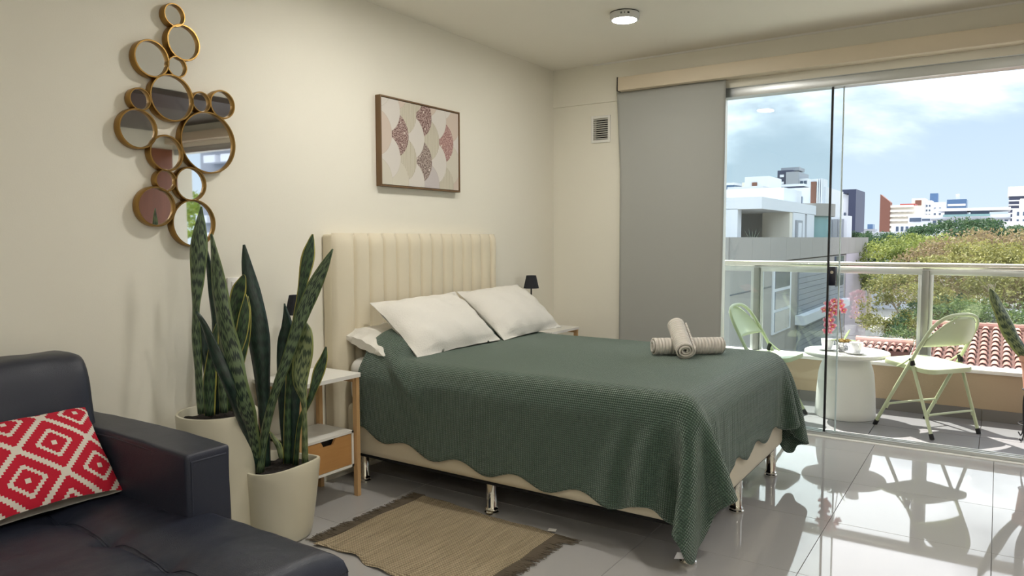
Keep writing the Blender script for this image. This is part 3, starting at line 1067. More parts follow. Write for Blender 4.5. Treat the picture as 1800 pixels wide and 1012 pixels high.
def leaf(pts, kind, parent, seed):
    rnd = random.Random(seed)
    P = smooth_path([p[:3] for p in pts], 6)
    W = smooth_path([(p[3], 0, 0) for p in pts], 6)
    n = len(P)
    view = Vector((0.75, -0.66, 0)).normalized()
    tw0, tw1 = rnd.uniform(-0.5, 0.5), rnd.uniform(-0.35, 0.35)
    mb = MB()
    K = 7
    vs, uvs = [], []
    dist = 0
    for i in range(n):
        t = (P[min(i + 1, n - 1)] - P[max(i - 1, 0)]).normalized()
        f = i / (n - 1)
        a = tw0 * (1 - f) + tw1 * f
        nn = Matrix.Rotation(a, 3, t) @ (view - t * view.dot(t)).normalized()
        s = t.cross(nn).normalized()
        w = max(0.0008, W[i].x) / max(0.8, math.cos(a))
        fold = (0.85 if f < 0.25 else 0.85 - 0.55 * min(1, (f - 0.25) / 0.3))
        if i:
            dist += (P[i] - P[i - 1]).length
        for j in range(K):
            u = j / (K - 1) * 2 - 1
            off = -fold * w * (u * u) + 0.004 * math.sin(dist * 26 + u * 2 + seed) * abs(u)
            vs.append(P[i] + s * (w * u) - nn * (-off))
            uvs.append((j / (K - 1), dist))
    fs = [(i * K + j, i * K + j + 1, (i + 1) * K + j + 1, (i + 1) * K + j) for i in range(n - 1) for j in range(K - 1)]
    me = bpy.data.meshes.new('leaf')
    me.from_pydata([tuple(v) for v in vs], [], fs)
    uvl = me.uv_layers.new(name='leaf')
    uvl.data.foreach_set('uv', np.array([(uvs[l.vertex_index][0], uvs[l.vertex_index][1] * 0.4) for l in me.loops], dtype=np.float32).ravel())
    me.shade_smooth()
    o = link_mesh('leaf', me, LEAF_M[kind], parent)
    so = o.modifiers.new('thick', 'SOLIDIFY')
    so.thickness = 0.0035
    so.offset = 0
    return o


pot_m = mat('cream_glazed_pot', srgb(226, 220, 198), 0.35, var=0.03, vscale=6)
soil_m = mat('dark_soil', srgb(38, 33, 30), 0.95, var=0.4, vscale=60, bump=1.0, bscale=70)


def planter(name, label, c, h, r0, r1, wave, lip):
    t = thing(name, label, 'plant', (c[0], c[1], 0), 0, 'snake plants in tall cream pots')

    def mod(r, z, a):
        k = max(0.0, (z - h * 0.7) / (h * 0.3))
        return (r, z + wave * k * math.sin(a * 2 + 1.2))
    prof = [(0, 0.0), (r0 - 0.01, 0.0), (r0, 0.01)]
    for k in range(1, 9):
        f = k / 8
        prof.append((r0 + (r1 - r0) * (f ** 0.8), 0.01 + (h - 0.018) * f))
    prof += [(r1 - 0.002, h), (r1 - lip + 0.003, h), (r1 - lip, h - 0.005), (r1 - lip - 0.006, h - 0.09), (0, h - 0.10)]
    MB().lathe(prof, 56, mod=mod).xf(Matrix.Translation(t.location)).build('pot', pot_m, t, angle=50)

    def sfn(u, v):
        a = u * 2 * PI
        r = (r1 - lip - 0.001) * v
        x, y = r * math.cos(a), r * math.sin(a)
        return (c[0] + x, c[1] + y, h - 0.035 + 0.012 * noise.noise((x * 22, y * 22, 1.3)) + 0.006 * noise.noise((x * 70, y * 70, 4)))
    MB().grid(sfn, 40, 14, close_u=True).build('soil', soil_m, t)
    return t


p1 = planter('snake_plant', 'snake plant in the wavy rimmed cream pot in front of the nightstand', (0.372, -2.930), 0.325, 0.124, 0.166, 0.014, 0.016)
for k, (kind, pts) in enumerate(LEAVES_FRONT):
    leaf(pts, kind, p1, 31 + k)
p2 = planter('snake_plant', 'snake plant in the taller cream pot behind the sofa arm', (0.228, -3.125), 0.560, 0.125, 0.160, 0.0, 0.014)
for k, (kind, pts) in enumerate(LEAVES_BACK):
    leaf(pts, kind, p2, 71 + k)

# ------------------------------------------------------------------ nightstands and their lamps


def nightstand(name, label, y0, y1, group):
    t = thing(name, label, 'nightstand', (0.16, (y0 + y1) / 2, 0), 0, group)
    x0, x1 = 0.006, 0.315
    tp = []
    MB().prism([(x0, y0), (x1 - 0.012, y0), (x1, y0 + 0.012), (x1, y1 - 0.012), (x1 - 0.012, y1), (x0, y1)], 0.594, 0.612).build('top', white_m, t, smooth=False)
    for (lx, ly, o) in ((x0 + 0.03, y0 + 0.03, (-1, -1)), (x1 - 0.025, y0 + 0.03, (1, -1)), (x0 + 0.03, y1 - 0.03, (-1, 1)), (x1 - 0.025, y1 - 0.02, (1, 1))):
        MB().prism([(lx - 0.013, ly - 0.011), (lx + 0.013, ly - 0.011), (lx + 0.013, ly + 0.011), (lx - 0.013, ly + 0.011)], 0.0, 0.594).build('leg', pine_m, t, smooth=False)
    MB().box((x0 + 0.03, y0 + 0.03, 0.570), (x1 - 0.025, y0 + 0.045, 0.594)).build('apron', pine_m, t, smooth=False)
    MB().box((x0 + 0.03, y1 - 0.04, 0.570), (x1 - 0.025, y1 - 0.026, 0.594)).build('apron', pine_m, t, smooth=False)
    bx0, bx1, by0, by1, z0, z1 = x0 + 0.03, x1 - 0.03, y0 + 0.046, y1 - 0.036, 0.150, 0.330
    b = MB()
    b.box((bx0, by0, z1 - 0.012), (bx1, by1, z1)).box((bx0, by0, z0), (bx1, by1, z0 + 0.012)).box((bx0, by0, z0), (bx1, by0 + 0.012, z1)).box((bx0, by1 - 0.012, z0), (bx1, by1, z1)).box((bx0, by0, z0), (bx0 + 0.01, by1, z1))
    b.build('drawer_box', white_m, t, smooth=False)
    ym = (by0 + by1) / 2
    zt = z1 - 0.015
    w1, w2, dpt = 0.046, 0.030, 0.028
    poly = [(by0 + 0.014, z0 + 0.014), (by1 - 0.014, z0 + 0.014), (by1 - 0.014, zt), (ym + w1, zt), (ym + w2, zt - dpt), (ym - w2, zt - dpt), (ym - w1, zt), (by0 + 0.014, zt)]
    mb = MB().prism(poly, 0.0, 0.014)
    mb.v = [(bx1 - 0.016 + z, x, y) for (x, y, z) in mb.v]
    d = mb.build('drawer', drawer_m, t, smooth=False)
    MB().box((bx1 - 0.05, by0 + 0.02, z0 + 0.02), (bx1 - 0.03, by1 - 0.02, zt - 0.002)).build('drawer_inside', dark_m, d, smooth=False)
    return t


nightstand('nightstand', 'white and pine nightstand with a bamboo drawer left of the bed', -2.785, -2.382, 'nightstands flanking the bed')
nightstand('nightstand', 'nightstand in the corner by the window wall, mostly hidden behind the bed', -0.56, -0.135, 'nightstands flanking the bed')
shade_m = mat('charcoal_pleated_fabric', srgb(44, 46, 52), 0.9)


def table_lamp(label, x, y):
    z0 = 0.612
    t = thing('table_lamp', label, 'lamp', (x, y, z0), 0, 'small black bedside lamps')
    T = Matrix.Translation(t.location)
    MB().lathe([(0, 0), (0.042, 0), (0.044, 0.003), (0.044, 0.009), (0.040, 0.012), (0.008, 0.015), (0, 0.015)], 32).xf(T).build('base', black_m, t)
    MB().lathe([(0, 0.013), (0.0055, 0.013), (0.0055, 0.335), (0, 0.335)], 12).xf(T).build('stem', black_m, t)

    def mod(r, z, a):
        return (r * (1 + 0.022 * (1 if int(a / (2 * PI) * 60) % 2 else -1)), z)
    sh = MB().lathe([(0.054, 0.300), (0.0545, 0.298), (0.035, 0.388), (0.0345, 0.390), (0.033, 0.388), (0.0525, 0.300)], 120, mod=mod).xf(T).build('lamp_shade', shade_m, t, angle=60)
    MB().lathe([(0, 0.384), (0.034, 0.384), (0.034, 0.387), (0, 0.387)], 24).xf(T).build('shade_top', shade_m, sh)
    return t


table_lamp('small black table lamp behind the snake plants on the left nightstand', 0.125, -2.615)
table_lamp('small black table lamp with pleated shade in the corner right of the headboard', 0.095, -0.470)

# light switch half hidden by the snake plant leaves
sw = thing('light_switch', 'white wall switch plate half hidden behind snake plant leaves', 'switch', (0.0, -2.862, 1.05))
pl = MB().box((0.0, -2.905, 1.012), (0.009, -2.832, 1.094), r=0.003).build('plate', white_m, sw)
MB().box((0.006, -2.885, 1.03), (0.013, -2.852, 1.076), r=0.002).build('rocker', white_m, sw)

# ------------------------------------------------------------------ framed print
art = thing('framed_print', 'framed abstract print of cream and brown scale shapes above the bed', 'picture', (0.0, -1.583, 1.81))
ay0, ay1, az0, az1 = -1.940, -1.226, 1.560, 2.060
ft, fd = 0.009, 0.040
for lo, hi in (((0.001, ay0, az0), (fd, ay0 + ft, az1)), ((0.001, ay1 - ft, az0), (fd, ay1, az1)), ((0.001, ay0 + ft, az0), (fd, ay1 - ft, az0 + ft)), ((0.001, ay0 + ft, az1 - ft), (fd, ay1 - ft, az1))):
    MB().box(lo, hi, r=0.0012, seg=1).build('frame_rail', frame_m, art)


def art_mat():
    m = mat('printed_canvas', srgb(206, 196, 184), 0.7)
    t = m.node_tree
    b = t.nodes['Principled BSDF']
    L = t.links.new
    tc = nd(t, 'ShaderNodeTexCoord')
    sp = nd(t, 'ShaderNodeSeparateXYZ')
    L(tc.outputs['Object'], sp.inputs[0])
    yy, zz = sp.outputs[1], sp.outputs[2]
    W = srgb(214, 208, 200)
    Cc = srgb(208, 202, 186)
    P_ = srgb(206, 190, 176)
    G = srgb(196, 188, 186)
    lines = math_n(t, 'GREATER_THAN', math_n(t, 'SINE', math_n(t, 'MULTIPLY', yy, 2 * PI / 0.011)), 0.55)
    lin_c = mixc(t, lines, Cc, srgb(170, 160, 134))
    vo = nd(t, 'ShaderNodeTexVoronoi', Scale=90.0)
    L(tc.outputs['Object'], vo.inputs['Vector'])
    no = nd(t, 'ShaderNodeTexNoise', Scale=115.0, Detail=1.0)
    L(tc.outputs['Object'], no.inputs['Vector'])
    sp_f = math_n(t, 'GREATER_THAN', no.outputs['Fac'], 0.50)
    dots = nd(t, 'ShaderNodeTexVoronoi', Scale=26.0)
    L(tc.outputs['Object'], dots.inputs['Vector'])
    dt = math_n(t, 'LESS_THAN', dots.outputs['Distance'], 0.16)

    def brown(c1, c2):
        return mixc(t, dt, mixc(t, sp_f, c1, c2), srgb(216, 204, 194))
    br = brown(srgb(112, 82, 78), srgb(182, 158, 150))
    bp_ = brown(srgb(150, 112, 108), srgb(190, 156, 148))
    bg_ = brown(srgb(116, 98, 92), srgb(180, 164, 154))
    # overlapping discs, drawn from the right column to the left one
    col = P_
    table = {(0, 0): P_, (1, 1): W, (1, -1): W, (2, 0): br, (3, 1): lin_c, (3, -1): lin_c, (4, 0): W, (4, -2): W, (5, 1): br, (5, -1): bg_, (6, 0): lin_c, (6, -2): G, (7, 1): W, (7, -1): W, (8, 0): bp_, (8, -2): lin_c, (9, 1): P_, (9, -1): Cc, (0, -2): Cc, (2, -2): Cc, (2, 2): P_, (0, 2): W, (4, 2): lin_c, (6, 2): P_, (8, 2): W, (10, 0): W, (10, -2): P_, (10, 2): G}
    r = 0.128
    for (k, j) in sorted(table, key=lambda q: -q[0]):
        cy = -1.845 + 0.0695 * k - r - (-1.583)
        cz = 1.855 + 0.131 * j - 1.81
        d2 = math_n(t, 'ADD', math_n(t, 'POWER', math_n(t, 'ABSOLUTE', math_n(t, 'SUBTRACT', yy, cy)), 2.0), math_n(t, 'POWER', math_n(t, 'ABSOLUTE', math_n(t, 'SUBTRACT', zz, cz)), 2.0))
        f = math_n(t, 'LESS_THAN', d2, r * r)
        ring = math_n(t, 'MULTIPLY', f, math_n(t, 'GREATER_THAN', d2, (r - 0.0025) ** 2))
        col = mixc(t, f, col, table[(k, j)])
        col = mixc(t, math_n(t, 'MULTIPLY', ring, 0.35), col, srgb(170, 158, 140))
    L(col, b.inputs['Base Color'])
    return m


MB().box((0.004, ay0 + ft + 0.003, az0 + ft + 0.003), (fd - 0.005, ay1 - ft - 0.003, az1 - ft - 0.003)).build('canvas', art_mat(), art, smooth=False)

# ------------------------------------------------------------------ sofa
def leather_mat():
    m = mat('black_leather', srgb(42, 46, 60), 0.40, coat=0.0)
    t = m.node_tree
    b = t.nodes['Principled BSDF']
    L = t.links.new
    tc = nd(t, 'ShaderNodeTexCoord')
    vo = nd(t, 'ShaderNodeTexVoronoi', Scale=420.0)
    L(tc.outputs['Object'], vo.inputs['Vector'])
    no = nd(t, 'ShaderNodeTexNoise', Scale=9.0, Detail=4.0)
    L(tc.outputs['Object'], no.inputs['Vector'])
    b1 = nd(t, 'ShaderNodeBump', Strength=0.25, Distance=0.002)
    L(vo.outputs['Distance'], b1.inputs['Height'])
    b2 = nd(t, 'ShaderNodeBump', Strength=0.12, Distance=0.02)
    L(no.outputs['Fac'], b2.inputs['Height'])
    L(b1.outputs[0], b2.inputs['Normal'])
    L(b2.outputs[0], b.inputs['Normal'])
    return m


lea = leather_mat()
sofa = thing('sofa', 'black leather sofa with a tufted chaise seat against the wall', 'sofa', (0.7, -4.3, 0))
SX1, SY0, SY1, SZ = 1.455, -5.60, -3.575, 0.425
MB().box((0.06, SY0, 0.05), (SX1 - 0.03, SY1 - 0.01, 0.27), r=0.02).build('base', lea, sofa)


def seat_fn(u, v):
    # top surface, rolling over at the rim
    x = 0.28 + u * (SX1 - 0.28)
    y = SY0 + v * (SY1 - SY0)
    e = min(x - 0.28 + 0.05, SX1 - x, SY1 - y, y - SY0)
    q = max(0.0, 1 - e / 0.055)
    z = SZ - 0.055 * (1 - math.sqrt(max(0, 1 - q * q)))
    z += 0.012 * math.sin(PI * min(1, max(0, (y + 3.885) / 0.30))) * (1 if y > -3.885 else 0)
    for sy in (-3.885, -4.32, -4.76):
        z -= 0.006 * math.exp(-((y - sy) / 0.007) ** 2) + 0.010 * math.exp(-((y - sy) / 0.05) ** 2)
        for sx in (0.54, 0.826, 1.115):
            d2 = (x - sx) ** 2 + (y - sy) ** 2
            z -= 0.014 * math.exp(-d2 / 0.0012)
    for sx in (0.54, 0.826, 1.115):
        z -= 0.003 * math.exp(-((x - sx) / 0.05) ** 2)
    z += 0.0022 * noise.noise((x * 11, y * 11, 0)) + 0.0012 * noise.noise((x * 30, y * 22, 3))
    return (x, y, z)


NU, NV = 150, 230
sm = MB().grid(seat_fn, NU, NV)
rim = [i for i in range(NU)] + [j * NU + NU - 1 for j in range(1, NV)] + [(NV - 1) * NU + i for i in range(NU - 2, -1, -1)] + [j * NU for j in range(NV - 2, 0, -1)]
o_ = len(sm.v)
for i in rim:
    x, y, z = sm.v[i]
    sm.v.append((x, y, 0.275))
nr = len(rim)
sm.f += [(rim[k], rim[(k + 1) % nr], o_ + (k + 1) % nr, o_ + k) for k in range(nr)]
seat = sm.build('chaise_seat', lea, sofa, angle=70)
for yy_ in (-3.879, -3.891):
    MB().tube([Vector(seat_fn((x - 0.28) / (SX1 - 0.28), (yy_ + 0.004 * math.sin(x * 22) - SY0) / (SY1 - SY0))) + Vector((0, 0, 0.0004)) for x in [0.34 + 0.02 * k for k in range(54)]], 0.0016, 6).build('seat_seam', lea, seat)
# a welt line of stitching round the chaise corner
st = MB()
for k in range(26):
    y = SY1 - 0.004 - k * 0.0135
    st.box((SX1 - 0.002, y - 0.0045, SZ - 0.060), (SX1 + 0.0012, y + 0.0045, SZ - 0.058))
st.build('stitching', black_m, seat, smooth=False)
for (x, y) in ((0.14, -3.66), (1.36, -3.68), (1.36, -5.4)):
    MB().lathe([(0, 0), (0.022, 0), (0.026, 0.055), (0, 0.055)], 20, at=(x, y, 0)).build('leg', chrome_m, sofa)


def arm_mesh():
    bm = bmesh.new()
    bmesh.ops.create_cube(bm, size=1)
    bmesh.ops.scale(bm, vec=(0.835, 0.150, 0.575), verts=bm.verts)
    bmesh.ops.bevel(bm, geom=bm.edges[:], offset=0.015, segments=4, profile=0.6, affect='EDGES')
    bmesh.ops.subdivide_edges(bm, edges=[e for e in bm.edges if e.calc_length() > 0.2], cuts=10, use_grid_fill=True)
    for v in bm.verts:
        if v.co.z > 0.2:
            v.co.z += 0.010 * math.sin(PI * (v.co.x / 0.835 + 0.5)) - 0.012 * (v.co.x / 0.835) * 0
            v.co.z += 0.002 * noise.noise(v.co * 14)
        v.co.y += 0.006 * noise.noise(v.co * 6)
    bmesh.ops.translate(bm, vec=(0.4875, -3.617, 0.3375), verts=bm.verts)
    me = bpy.data.meshes.new('arm')
    bm.to_mesh(me)
    bm.free()
    return finish(me, True, 50)


arm = link_mesh('arm', arm_mesh(), lea, sofa)
pp = MB()
yi = -3.6895
pp.tube([(0.09, yi, 0.605), (0.48, yi - 0.002, 0.617), (0.885, yi, 0.605)], 0.0035, 8)
pp.tube([(0.9055, yi + 0.01, 0.600), (0.9055, -3.56, 0.600)], 0.003, 8)
pp.tube([(0.9055, yi + 0.012, 0.598), (0.9055, yi + 0.012, 0.07)], 0.003, 8)
pp.build('piping', lea, arm)


def back_cushion(y0, y1):
    mb = MB()

    def fn(u, v):
        a = u * 2 * PI
        # rounded-rectangle loop in the x-z plane swept along y
        n = 5.0
        ca, sa = math.cos(a), math.sin(a)
        k = (abs(ca) ** n + abs(sa) ** n) ** (-1 / n)
        yy = y0 + v * (y1 - y0)
        e = min(v, 1 - v) * (y1 - y0)
        q = max(0.0, 1 - e / 0.05)
        g = math.sqrt(max(0.0004, 1 - q * q * 0.96))
        hx, hz = 0.115 * (0.55 + 0.45 * g), 0.235 * (0.86 + 0.14 * g)
        x, z = ca * k * hx, sa * k * hz
        x += 0.018 * math.cos(PI * z / 0.5) * (1 if x > 0 else 0) - 0.14 * z
        p = Vector((0.185 + x, yy, 0.640 + z))
        p.x += 0.006 * noise.noise(p * 9)
        p.z += 0.004 * noise.noise(p * 13)
        return tuple(p)
    mb.grid(fn, 60, 60, close_u=True)
    nU = 60
    mb.f.append(tuple(range(nU)))
    mb.f.append(tuple(range(59 * nU, 60 * nU)))
    return mb


bc = back_cushion(-4.45, -3.640).build('back_cushion', lea, sofa, angle=60)
back_cushion(-5.42, -4.47).build('back_cushion', lea, sofa, angle=60)
MB().box((0.01, SY0, 0.06), (0.10, -3.56, 0.60), r=0.02).build('back_frame', lea, sofa)


# scatter cushion
def cushion_mat():
    m = mat('red_white_geometric_weave', srgb(180, 24, 44), 0.9)
    t = m.node_tree
    b = t.nodes['Principled BSDF']
    L = t.links.new
    tc = nd(t, 'ShaderNodeTexCoord')
    sp = nd(t, 'ShaderNodeSeparateXYZ')
    L(tc.outputs['Object'], sp.inputs[0])
    P = 0.212
    N = 28.0

    def cell(s, off):
        v = math_n(t, 'ADD', math_n(t, 'MULTIPLY', s, 1 / P), off)
        q = math_n(t, 'DIVIDE', math_n(t, 'ADD', math_n(t, 'FLOOR', math_n(t, 'MULTIPLY', v, N)), 0.5), N)
        f = math_n(t, 'FRACT', q)
        return math_n(t, 'ABSOLUTE', math_n(t, 'SUBTRACT', f, 0.5))
    f = math_n(t, 'ADD', cell(sp.outputs[0], CU[0]), cell(sp.outputs[1], CU[1]))
    g = math_n(t, 'MINIMUM', f, math_n(t, 'SUBTRACT', 1.0, f))
    r = nd(t, 'ShaderNodeValToRGB')
    r.color_ramp.interpolation = 'CONSTANT'
    WH, RD = srgb(222, 214, 202), srgb(192, 18, 48)
    el = r.color_ramp.elements
    el[0].position, el[0].color = 0.0, WH
    el[1].position, el[1].color = 0.04, RD
    for p, c in ((0.185, WH), (0.262, RD), (0.428, WH)):
        e = el.new(p)
        e.color = c
    L(g, r.inputs[0])
    # the back of the case is plain off-white
    k = math_n(t, 'GREATER_THAN', sp.outputs[2], -0.002)
    L(mixc(t, k, srgb(196, 192, 184), r.outputs[0]), b.inputs['Base Color'])
    no = nd(t, 'ShaderNodeTexNoise', Scale=500.0)
    L(tc.outputs['Object'], no.inputs['Vector'])
    bp = nd(t, 'ShaderNodeBump', Strength=0.3, Distance=0.002)
    L(no.outputs['Fac'], bp.inputs['Height'])
    L(bp.outputs[0], b.inputs['Normal'])
    return m


CU = (0.22, 0.36)
R_, T_, L_ = Vector((0.520, -3.648, 0.452)), Vector((0.318, -3.745, 0.672)), Vector((0.515, -4.075, 0.450))
ex, ey = (R_ - L_), (T_ - R_)
cu = link_mesh('cushion', pillow_mesh(ex.length + 0.01, ey.length + 0.02, 0.115, 5, nu=46, nv=40, wr=0.002, pinch=0.16), cushion_mat())
place(cu, (R_ + T_ + L_ + (L_ + T_ - R_)) / 4 + Vector((0.01, 0, 0.012)), ex, ey)
tag(cu, 'red and white geometric scatter cushion leaning on the black sofa', 'cushion')

# ------------------------------------------------------------------ rug
def rug_mat():
    m = mat('jute_weave', srgb(150, 124, 88), 0.95)
    t = m.node_tree
    b = t.nodes['Principled BSDF']
    L = t.links.new
    tc = nd(t, 'ShaderNodeTexCoord')
    sp = nd(t, 'ShaderNodeSeparateXYZ')
    L(tc.outputs['Object'], sp.inputs[0])
    mp = nd(t, 'ShaderNodeMapping')
    mp.inputs['Scale'].default_value = (40, 2.5, 1)
    L(tc.outputs['Object'], mp.inputs[0])
    n = nd(t, 'ShaderNodeTexNoise', Scale=1.6, Detail=5.0, Roughness=0.7)
    L(mp.outputs[0], n.inputs['Vector'])
    s1 = math_n(t, 'SINE', math_n(t, 'MULTIPLY', sp.outputs[0], 2 * PI / 0.014))
    s2 = math_n(t, 'SINE', math_n(t, 'ADD', math_n(t, 'MULTIPLY', sp.outputs[1], 2 * PI / 0.012), math_n(t, 'MULTIPLY', s1, 1.2)))
    w = math_n(t, 'ADD', math_n(t, 'MULTIPLY', math_n(t, 'MULTIPLY', s1, s2), 0.5), 0.5)
    lum = math_n(t, 'ADD', math_n(t, 'MULTIPLY', n.outputs['Fac'], 0.6), math_n(t, 'MULTIPLY', w, 0.5))
    r = nd(t, 'ShaderNodeValToRGB')
    r.color_ramp.elements[0].position = 0.22
    r.color_ramp.elements[0].color = srgb(104, 90, 68)
    r.color_ramp.elements[1].position = 0.85
    r.color_ramp.elements[1].color = srgb(212, 194, 162)
    L(lum, r.inputs[0])
    L(r.outputs[0], b.inputs['Base Color'])
    bp = nd(t, 'ShaderNodeBump', Strength=0.8, Distance=0.006)
    L(w, bp.inputs['Height'])
    L(bp.outputs[0], b.inputs['Normal'])
    return m


rx0, rx1 = 0.572, 1.375


def ry_hi(x):
    return -2.235 - 0.055 * (x - rx0) / (rx1 - rx0) + 0.008 * math.sin(x * 11) + 0.003 * math.sin(x * 37)


def ry_lo(x):
    return -2.915 - 0.06 * (x - rx0) / (rx1 - rx0) + 0.014 * math.sin(x * 17 + 1.0) + 0.006 * math.sin(x * 41)


rug = thing('rug', 'small woven jute rug with grey fringe on the tiles beside the bed', 'rug', (0.97, -2.58, 0))


def rug_fn(u, v):
    x = rx0 + u * (rx1 - rx0)
    a, b = ry_lo(x), ry_hi(x)
    y = a + v * (b - a)
    x2 = x + 0.006 * math.sin(y * 14) * (2 * u - 1)
    rim = min(u * 0.8, (1 - u) * 0.8, v * 0.68, (1 - v) * 0.68)
    z = 0.0022 + 0.0075 * min(1, rim / 0.012) + 0.0025 * noise.noise((x * 8, y * 8, 2)) + 0.004 * max(0, 0.06 - v) / 0.06 * (1 + math.sin(x * 34))
    return (x2, y, max(0.0015, z))


MB().grid(rug_fn, 120, 100).build('weave', rug_mat(), rug)
rr_ = random.Random(3)
fr_m = mat('grey_fringe_cotton', srgb(98, 88, 74), 0.95)
for side in (0, 1):
    mb = MB()
    y = -2.24 if side == 0 else -2.30
    while y > (-2.91 if side == 0 else -2.96):
        x = rx0 if side == 0 else rx1
        s = -1 if side == 0 else 1
        for q in range(3):
            ln = rr_.uniform(0.045, 0.075) * (1.5 if side and y > -2.36 else 1)
            dy = rr_.uniform(-0.018, 0.018) + (0.01 if side else 0)
            y2 = y + rr_.uniform(-0.004, 0.004)
            zz = rr_.uniform(0.003, 0.007)
            mb.tube([(x - s * 0.012, y2, 0.007), (x + s * ln * 0.5, y2 + dy * 0.4, zz + 0.002), (x + s * ln, y2 + dy, zz)], [0.0028, 0.0024, 0.0012], 5)
        y -= 0.0085
    f = mb.build('fringe', fr_m, rug)
    f['kind'] = 'stuff'
MB().box((1.315, -2.285, 0.010), (1.350, -2.262, 0.0135), rot=Matrix.Rotation(0.25, 3, 'Z')).build('sewn_label', white_m, rug, smooth=False)

# ------------------------------------------------------------------ balcony furniture
sage_m = mat('sage_enamel', srgb(196, 206, 168), 0.35)
rub_m = mat('black_rubber', srgb(26, 26, 26), 0.7)


def folding_chair(label, x, y, rz):
    t = thing('folding_chair', label, 'chair', (x, y, 0), rz, 'sage folding chairs on the balcony')
    Mx = wmat(t)

    def put(mb, name, m=sage_m, parent=None, angle=40):
        mb.xf(Mx)
        return mb.build(name, m, parent or t, angle=angle)
    # bent tube: front feet, up and back, arch over the backrest
    L = [(-0.226, 0.205, 0.012), (-0.222, 0.10, 0.20), (-0.214, -0.03, 0.43), (-0.205, -0.125, 0.60), (-0.190, -0.180, 0.695), (-0.150, -0.212, 0.750), (-0.085, -0.228, 0.777), (0.0, -0.232, 0.784)]
    path = L + [(-p[0], p[1], p[2]) for p in reversed(L[:-1])]
    put(MB().tube(smooth_path(path, 6), 0.0115, 12), 'frame_tube')
    for s in (-1, 1):
        put(MB().tube([(s * 0.2262, 0.2085, 0.0), (s * 0.2252, 0.190, 0.034)], 0.0145, 12), 'foot_cap', rub_m)
        lg = put(MB().tube([(s * 0.199, -0.215, 0.012), (s * 0.203, -0.135, 0.24), (s * 0.207, -0.058, 0.462)], 0.0105, 12), 'rear_leg')
        put(MB().tube([(s * 0.199, -0.219, 0.0), (s * 0.1995, -0.207, 0.034)], 0.0138, 12), 'rubber_foot', rub_m, lg)
        put(MB().tube([(s * 0.207, -0.066, 0.445), (s * 0.2085, -0.052, 0.492)], 0.0150, 12), 'pivot_cap', rub_m)
        put(MB().tube([(s * 0.209, -0.075, 0.512), (s * 0.207, 0.0, 0.455), (s * 0.203, 0.06, 0.420)], 0.006, 8), 'link_bar')
    # seat pan: rounded trapezoid with turned-down rim and softly dished middle
    n = 72

    def outline(k, ins):
        a = 2 * PI * k / n
        ca, sa = math.cos(a), math.sin(a)
        e = 6.0
        q = (abs(ca) ** e + abs(sa) ** e) ** (-1 / e)
        yy = sa * q * (0.200 - ins)
        w = 0.196 - 0.008 * (yy / 0.2) if yy < 0 else 0.196
        return ca * q * (w - ins), yy + 0.012

    def sfn(u, v):
        k = u * n
        rows = [(0.197, 0.438), (0.15, 0.438), (0.08, 0.440), (0.03, 0.445), (0.010, 0.446), (0.003, 0.443), (0.0, 0.436), (0.0, 0.415), (0.004, 0.413), (0.006, 0.436), (0.03, 0.439), (0.15, 0.432), (0.197, 0.432)]
        ins, z = rows[int(round(v * (len(rows) - 1)))]
        x_, y_ = outline(k, ins)
        z += 0.012 * (y_ / 0.2)
        return (x_, y_, z)
    put(MB().grid(sfn, n, 13, close_u=True), 'seat')
    # backrest sheet inside the arch

    def bfn(u, v):
        a = 2 * u - 1
        zt = 0.772 - 0.155 * abs(a) ** 3.2
        z = 0.575 + (zt - 0.575) * v
        hw = 0.196 if z < 0.62 else 0.196 - 0.05 * ((z - 0.62) / 0.16) ** 2
        yb = -0.110 - 0.115 * min(1.0, max(0.0, (z - 0.575) / 0.19)) ** 0.8
        return (a * hw, yb - 0.028 * (1 - a * a), z)
    b = put(MB().grid(bfn, 30, 14), 'backrest')
    so = b.modifiers.new('thick', 'SOLIDIFY')
    so.thickness = 0.010
    so.offset = 0
    for (yy, z, w) in ((0.122, 0.160, 0.218), (-0.170, 0.145, 0.197)):
        put(MB().tube(smooth_path([(-w, yy, z - 0.030), (-w + 0.012, yy - 0.002, z - 0.006), (-w + 0.045, yy - 0.004, z), (w - 0.045, yy - 0.004, z), (w - 0.012, yy - 0.002, z - 0.006), (w, yy, z - 0.030)], 5), 0.0075, 10), 'cross_brace')
    rv = MB()
    for sx in (-0.09, 0.09):
        rv.lathe([(0, 0), (0.005, 0), (0.003, 0.003), (0, 0.0035)], 10, at=(sx, -0.250, 0.735), m=Matrix.Rotation(PI / 2, 3, 'X'))
    put(rv, 'rivets', steel_m)
    return t


folding_chair('sage green folding chair on the right of the white balcony table', 2.536, 0.580, math.atan2(0.604, -0.797) - PI / 2)
folding_chair('sage green folding chair behind the bed, left of the balcony table', 1.550, 0.360, -PI / 2 - 0.10)

tb = thing('side_table', 'round white pedestal table with a bell shaped base on the balcony', 'table', (2.02, 0.68, 0))
tw_m = mat('white_moulded_plastic', srgb(236, 236, 230), 0.5)
T = Matrix.Translation(tb.location)
MB().lathe([(0, 0), (0.196, 0.0), (0.200, 0.004), (0.198, 0.06), (0.193, 0.16), (0.187, 0.25), (0.181, 0.31), (0.172, 0.352), (0.158, 0.385), (0.146, 0.405), (0.140, 0.436), (0, 0.436)], 64).xf(T).build('pedestal', tw_m, tb, angle=50)
MB().lathe([(0, 0.434), (0.262, 0.434), (0.274, 0.438), (0.279, 0.446), (0.279, 0.460), (0.276, 0.465), (0, 0.465)], 72).xf(T).build('table_top', tw_m, tb, angle=40)
TZ = 0.4655
china_m = mat('white_china', srgb(240, 241, 243), 0.12)


